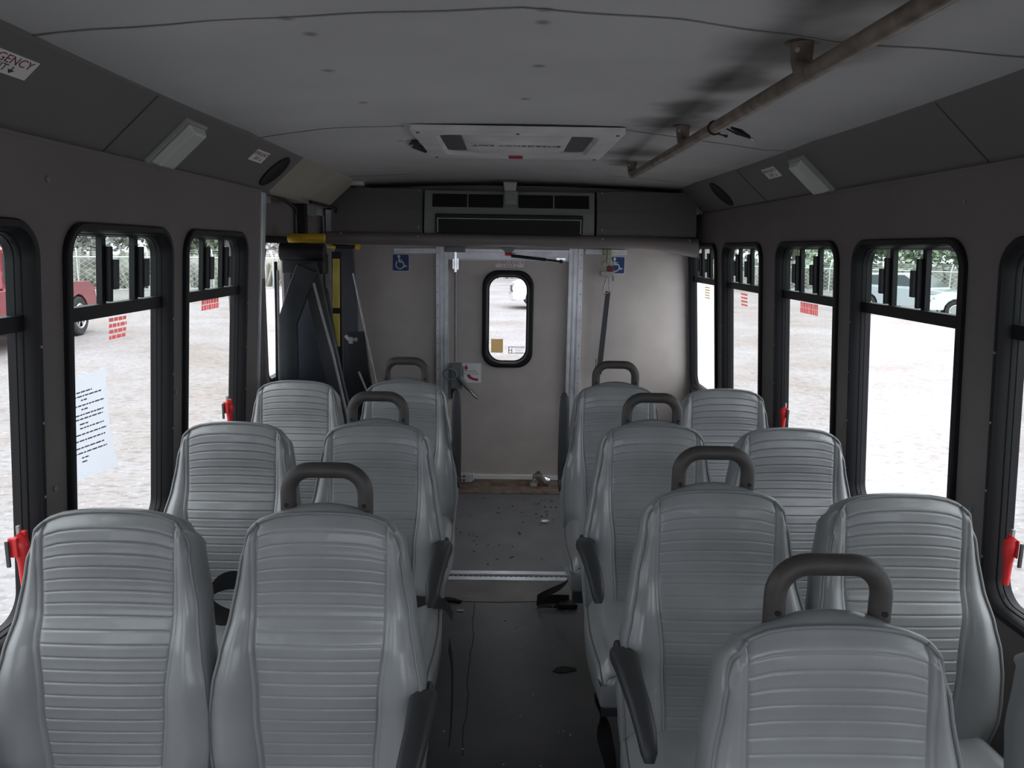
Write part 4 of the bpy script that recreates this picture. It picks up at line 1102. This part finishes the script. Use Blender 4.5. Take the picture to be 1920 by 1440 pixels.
bar([(-.93, 4.34, 1.10), (-.91, 4.34, .9), (-.86, 4.34, .6), (-.84, 4.34, .2)], .10, .025, 'inner_arm', m_black)
g = MB(); g.tube([q(-.965, 4.25, 1.085), q(-.94, 4.22, 1.07), q(-.905, 4.24, 1.07)], .012, 8); g.box2(q(-.945, 4.21, 1.05), q(-.925, 4.225, 1.085)); g.build('buckle_clip', m_aludull, lf, smooth=40)
bar([(-1.19, 3.74, 1.50), (-1.195, 3.74, 1.2), (-1.21, 3.74, .7), (-1.21, 3.74, .05)], .014, .014, 'hydraulic_line', m_black)
bar([(-1.175, 3.72, 1.46), (-1.18, 3.72, 1.2), (-1.19, 3.72, .7), (-1.19, 3.72, .05)], .010, .010, 'hydraulic_line', m_aludull)
g = MB(); g.tube(smooth_pts([q(-1.21, 3.66, 1.56), q(-1.225, 3.64, 1.42), q(-1.222, 3.62, 1.25), q(-1.215, 3.6, 1.05), q(-1.19, 3.6, .85), q(-1.18, 3.6, .5)], 6), .004, 8)
g.build('control_cable', m_latch, lf, smooth=40)
# door closer arms and linkage at the top of the bay
dc = empty('door_closer', (-1.17, 3.8, 1.80), 'black and silver door closer linkage under the cove above the wheelchair lift', 'door closer')
def q2(x, y, z): return (x+1.17, y-3.8, z-1.80)
MB().tube([q2(-1.16, 3.45, 1.815), q2(-1.14, 3.75, 1.79), q2(-1.17, 4.05, 1.765)], .009, 8).build('closer_arm', m_black, dc, smooth=40)
MB().tube([q2(-1.10, 4.08, 1.80), q2(-1.06, 4.5, 1.79), q2(-1.09, 4.62, 1.775)], .009, 8).build('closer_arm', m_black, dc, smooth=40)
g = MB(); g.box2(q2(-1.21, 3.46, 1.765), q2(-1.165, 3.62, 1.80)); g.build('closer_body', m_aludull, dc, bevel=.004)
g = MB(); g.box2(q2(-1.20, 4.28, 1.74), q2(-1.17, 4.50, 1.80)); g.build('hinge_plate', m_aludull, dc, bevel=.003)
struct(MB().box2((-1.215, 4.24, FZ), (-1.17, 4.29, 1.80)).build('trim_24', m_black, bevel=.003))
struct(MB().box2((-1.215, 4.90, FZ), (-1.165, 4.94, 1.80)).build('trim_25', m_alu, bevel=.003))
g = MB(); g.box2((-.02, -.02, -.045), (.02, .02, .045)); o = g.build('door_sensor', m_latch, bevel=.008, loc=(-1.205, 3.56, 1.66)); tag(o, 'small grey sensor on the lift door near the aluminium post', 'sensor')

# ------------------------------------------------------------------ outside
GZ = -.80
g = MB(); g.add([(-120, -60, GZ), (120, -60, GZ), (120, 160, GZ), (-120, 160, GZ)], [(0, 1, 2, 3)]); gd = g.build('ground', m_ground)
gd['kind'] = 'structure'; gd.name = 'floor_outside'
# undergrowth: dry weeds along the fence
def bush_strip(name, label, pts, h0, h1, m, n, cat='bushes', seed=1):
    rr = random.Random(seed); g = MB()
    for i in range(n):
        t = rr.random()*(len(pts)-1); k = min(int(t), len(pts)-2); f = t-k
        x = pts[k][0]*(1-f)+pts[k+1][0]*f+rr.uniform(-1.2, 1.2); y = pts[k][1]*(1-f)+pts[k+1][1]*f+rr.uniform(-1.2, 1.2)
        h = rr.uniform(h0, h1); w_ = rr.uniform(.5, 1.3)
        for q_ in range(5):
            a = rr.uniform(0, 6.28); dx, dy = math.cos(a)*w_*.5, math.sin(a)*w_*.5
            hx, hy = rr.uniform(-.4, .4), rr.uniform(-.4, .4)
            g.add([(x-dx, y-dy, GZ), (x+dx, y+dy, GZ), (x+dx*.4+hx, y+dy*.4+hy, GZ+h*rr.uniform(.7, 1.1)), (x-dx*.5+hx, y-dy*.5+hy, GZ+h)], [(0, 1, 2, 3)])
    o = g.build(name, m, recalc=False); return tag(o, label, cat, kind='stuff')
bush_strip('dry_weeds', 'pale dry weeds along the fence to the left outside the windows', [(-55, 18), (-30, 36), (-14, 46), (-4, 62)], .5, 1.9, m_weed, 900, seed=2)
bush_strip('dry_weeds', 'pale dry weeds along the fence to the right outside the windows', [(-4, 62), (12, 60), (24, 52), (34, 40), (50, 24)], .5, 1.9, m_weed, 900, seed=3)
# chain link fences
def fence(label, pts, h=2.3, sp=3.0):
    base = Vector((*pts[0], GZ)); e = empty('wire_fence', base, label, 'fence')
    g = MB(); gw = MB(); posts = []
    for (x0, y0), (x1, y1) in zip(pts, pts[1:]):
        L_ = math.hypot(x1-x0, y1-y0); n = max(1, int(L_/sp)); d = Vector(((x1-x0)/L_, (y1-y0)/L_, 0)); a = Vector((x0, y0, GZ))-base; b = Vector((x1, y1, GZ))-base
        for z, r_ in ((h, .04), (.05, .02)): gw.tube([a+Vector((0, 0, z)), b+Vector((0, 0, z))], r_, 6)
        for z in (h+.13, h+.26, h+.38): gw.tube([a+Vector((0, 0, z)), b+Vector((0, 0, z))], .005, 4)
        for i in range(n+1):
            p = a+(b-a)*i/n
            g.tube([p, p+Vector((0, 0, h)), p+Vector((0, 0, h+.1))-Vector((d.y, -d.x, 0))*.05, p+Vector((0, 0, h+.42))-Vector((d.y, -d.x, 0))*.25], .035, 6)
        # diagonal mesh
        m_ = int(L_/.35)
        for i in range(m_):
            p = a+(b-a)*i/m_
            for sg in (1, -1):
                p2 = p+d*sg*2.2
                if (p2-a).dot(d) < 0 or (p2-a).dot(d) > L_: continue
                gw.add([p+Vector((0, 0, .02)), p+Vector((0, 0, .035)), p2+Vector((0, 0, h)), p2+Vector((0, 0, h-.015))], [(0, 1, 2, 3)])
    gw.build('wire_mesh', m_galv, e, recalc=False); g.build('fence_posts', m_galv, e, recalc=False)
fence('galvanised chain-link fence seen through the left windows', [(-52, 14), (-29, 33), (-13, 43), (-4, 60)], 1.65)
fence('galvanised chain-link fence seen through the right windows', [(-3.9, 60), (10, 57), (22.5, 46), (32, 36), (48, 20)], 1.45)
# trees
def tree(x, y, h, cw, m, label, seed):
    rr = random.Random(seed); e = empty('tree', (x, y, GZ), label, 'tree', 'trees beyond the fence')
    g = MB(); g.tube([(0, 0, 0), (rr.uniform(-.2, .2), 0, h*.4), (rr.uniform(-.4, .4), rr.uniform(-.3, .3), h*.75)], [.22, .15, .07], 7)
    for i in range(6):
        a = rr.uniform(0, 6.28); z = h*rr.uniform(.3, .6); g.tube([(0, 0, z), (math.cos(a)*cw*.5, math.sin(a)*cw*.5, z+h*.2)], [.07, .02], 5)
    g.build('trunk', m_bark, e)
    g = MB()
    cl = [(rr.gauss(0, .38)*cw, rr.gauss(0, .38)*cw, h*(.14+.78*rr.random())) for _ in range(58)]
    for c in cl:
        R_ = cw*rr.uniform(.2, .38)
        for q_ in range(170):
            d = Vector((rr.gauss(0, 1), rr.gauss(0, 1), rr.gauss(0, .8))).normalized()*R_*rr.uniform(.5, 1.05); p = Vector(c)+d
            u = Vector((rr.gauss(0, 1), rr.gauss(0, 1), rr.gauss(0, 1))).normalized(); v = u.orthogonal().normalized(); s_ = rr.uniform(.13, .27)
            g.add([p-u*s_, p-v*s_*.6, p+u*s_, p+v*s_*.6], [(0, 1, 2, 3)])
    g.build('foliage', m, e, recalc=False)
rr = random.Random(11)
TR = [(-50, 30, 9, 3.6, 0), (-44, 36, 8, 3.4, 0), (-38, 40, 10, 3.6, 2), (-33, 46, 8.5, 3.5, 0), (-27, 48, 9.5, 3.6, 0), (-21, 52, 9, 3.6, 2), (-16, 55, 8, 3.4, 0), (-10, 62, 9, 3.6, 0), (-5, 68, 9, 3.6, 0), (0, 68, 8, 3.6, 0), (5, 66, 9, 3.8, 2),
      (11, 65, 8.5, 3.6, 0), (16, 61, 9, 3.8, 2), (21, 57, 9.5, 3.8, 1), (26, 53, 9, 3.8, 1), (29, 48, 9.5, 4, 1), (34, 45, 9, 3.8, 1), (38, 39, 10, 4, 1), (43, 34, 9, 3.8, 1), (48, 29, 10, 4, 1),
      (-52, 44, 11, 4, 0), (-36, 55, 11, 4.2, 0), (-24, 62, 11, 4.2, 0), (31, 60, 11, 4.2, 1), (42, 50, 11, 4.2, 1), (52, 40, 11, 4.4, 1)]
kindn = ['grey bare-looking tree', 'green leafy tree', 'olive thinly leaved tree']
ORD = ['leftmost', 'second', 'third', 'fourth', 'fifth', 'sixth', 'seventh', 'eighth', 'ninth', 'tenth', 'eleventh', 'twelfth', 'thirteenth', 'fourteenth', 'fifteenth', 'sixteenth', 'seventeenth', 'eighteenth', 'nineteenth', 'twentieth']
for row, TT in (('row of trees behind the fence', TR[:20]), ('taller trees at the back', TR[20:])):
    for i, (x, y, h, cw, k_) in enumerate(sorted(TT, key=lambda t: t[0]/t[1])):
        which = ORD[i] if i == 0 else ORD[i]+' from the left'
        tree(x, y, h*1.5, cw*1.25, m_leaf[k_], f'{kindn[k_]}, {which} in the {row}', 100+int(x)+60)

# vehicles
def wheel(parent, x, y, r_, s):
    g = MB(); t = .11*s
    prof = [(r_*.62, t*.9), (r_*.9, t), (r_, t*.7), (r_, -t*.7), (r_*.9, -t), (r_*.62, -t)]
    g.loft([[(x+a*math.cos(q_), y+b, r_+a*math.sin(q_)) for q_ in [2*math.pi*k/28 for k in range(28)]] for a, b in prof]); tw = g.build('wheel', m_tyre, parent, smooth=40)
    g = MB()
    sy = 1 if t > 0 else -1
    for k in range(6):
        a = 2*math.pi*k/6; c, s_ = math.cos(a), math.sin(a)
        g.box((x+c*r_*.33, y+t*.75, r_+s_*r_*.33), (r_*.6, .03, r_*.14), Matrix.Rotation(-a, 3, 'Y'))
    g.tube([(x, y+t*.6, r_), (x, y+t*.95, r_)], r_*.16, 12)
    g.tube([(x+r_*.60*math.cos(q_), y+t*.8, r_+r_*.60*math.sin(q_)) for q_ in [2*math.pi*k/24 for k in range(24)]], .025, 6, closed=True)
    g.tube([(x, y+t*.2, r_), (x, y+t*.3, r_)], r_*.6, 20)
    g.build('hub', m_chrome, tw, smooth=30)
def vehicle(kind, loc, rz, paint, label, cat):
    """length along x, front at +x; profile lofted across the width with tumblehome"""
    e = empty(kind, loc, label, cat, None, rz)
    if kind == 'pickup_truck':
        body = [(-2.75, .55), (-2.78, 1.05), (-1.0, 1.10), (-.98, 1.12), (1.25, 1.16), (2.45, 1.12), (2.72, 1.0), (2.80, .55)]
        cab = [(-1.05, 1.10), (-.80, 1.82), (.35, 1.86), (1.30, 1.15)]; hw = .98; wl = [-1.75, 1.85]; wr_ = .41
    else:
        body = [(-2.25, .42), (-2.32, .95), (-2.2, 1.12), (.95, 1.10), (1.9, 1.02), (2.25, .85), (2.32, .42)]
        cab = [(-2.15, 1.10), (-1.75, 1.62), (.10, 1.68), (1.0, 1.08)]; hw = .93; wl = [-1.40, 1.40]; wr_ = .37
    # body with wheel arches cut into the lower line
    def lower():
        pts = []
        for wxx in sorted(wl, reverse=True):
            for k in range(9):
                a = math.pi*k/8; pts.append((wxx+(wr_+.07)*math.cos(a), .40+(wr_+.06)*math.sin(a)))
        return pts
    prof = body+[(body[-1][0]-.02, .38)]+lower()+[(body[0][0]+.02, .38)]
    g = MB(); ys = [(-hw, .985), (-hw+.05, 1.0), (hw-.05, 1.0), (hw, .985)]
    g.loft([[(x*sc, y, z) for x, z in prof] for y, sc in ys], True, True, True)
    g.build('body', paint, e, bevel=.02)
    g = MB()
    LL = []
    for y, f in ((-hw+.06, 0), (hw-.06, 0)): LL.append([(x, y*(1-.16*(z-1.1)/.75), z) for x, z in cab])
    g.loft(LL, True, True, True); g.build('cabin', paint, e, bevel=.04)
    # glazing set on the cabin
    g = MB()
    for sy in (-1, 1):
        P = []
        cx_ = sum(x for x, z in cab)/len(cab); cz_ = sum(z for x, z in cab)/len(cab)
        for x, z in cab:
            x2 = cx_+(x-cx_)*.86; z2 = cz_+(z-cz_)*.72; P.append((x2, sy*((hw-.06)*(1-.16*(z2-1.1)/.75)+.006), z2))
        g.poly(P, (0, -sy*.01, 0))
    A_, B_ = Vector((cab[2][0], 0, cab[2][1])), Vector((cab[3][0], 0, cab[3][1]))
    for (p_, q_) in (((A_, B_)), (Vector((cab[1][0], 0, cab[1][1])), Vector((cab[0][0], 0, cab[0][1])))):
        d = (q_-p_); a = p_+d*.10; b = p_+d*.88; nrm = Vector((d.z, 0, -d.x)).normalized()
        if nrm.dot(Vector((cx_, 0, cz_))-p_) > 0: nrm = -nrm
        wa, wb = (hw-.06)*.80, (hw-.06)*.92
        g.poly([a+nrm*.012+Vector((0, -wa, 0)), a+nrm*.012+Vector((0, wa, 0)), b+nrm*.012+Vector((0, wb, 0)), b+nrm*.012+Vector((0, -wb, 0))], -nrm*.01)
    g.build('windows', m_cglass, e)
    fx = body[-1][0]
    g = MB(); g.box2((fx-.16, -hw+.02, .36), (fx+.06, hw-.02, .62)); g.build('front_bumper', m_trim if paint is not m_carwhite else m_carsilver, e, bevel=.04)
    g = MB(); g.box2((fx-.06, -.5, .66), (fx+.02, .5, .92)); g.build('front_grille', m_trim, e, bevel=.02)
    for sy in (-1, 1):
        g = MB(); g.box2((fx-.22, sy*.86-.10, .74), (fx-.0, sy*.86+.07, .92)); g.build('headlight', m_signwhite, e, bevel=.03)
    g = MB(); g.box2((body[0][0]-.06, -hw+.02, .40), (body[0][0]+.14, hw-.02, .62)); g.build('rear_bumper', m_trim, e, bevel=.04)
    for xx in wl:
        for sy in (-1, 1): wheel(e, xx, sy*(hw-.10), wr_, sy*1.0)
    return e
tr_ = vehicle('pickup_truck', (-11.9, 17.5, GZ), rad(96), m_carred, 'dark red pickup truck parked outside the left windows', 'pickup truck'); tr_.scale = (1.2, 1.15, 1.22)
vehicle('car', (17.9, 27.9, GZ), rad(150), m_carwhite, 'white car parked at the right edge of the right windows', 'car')
vehicle('car', (16.1, 30.6, GZ), rad(-58), m_carsilver, 'silver car parked outside, behind the vent bars of the right window', 'car')
vehicle('pickup_truck', (2.9, 31.6, GZ), rad(183), m_carwhite, 'white vehicle seen through the rear door window', 'truck')
# puddle of rubble in front of the silver car
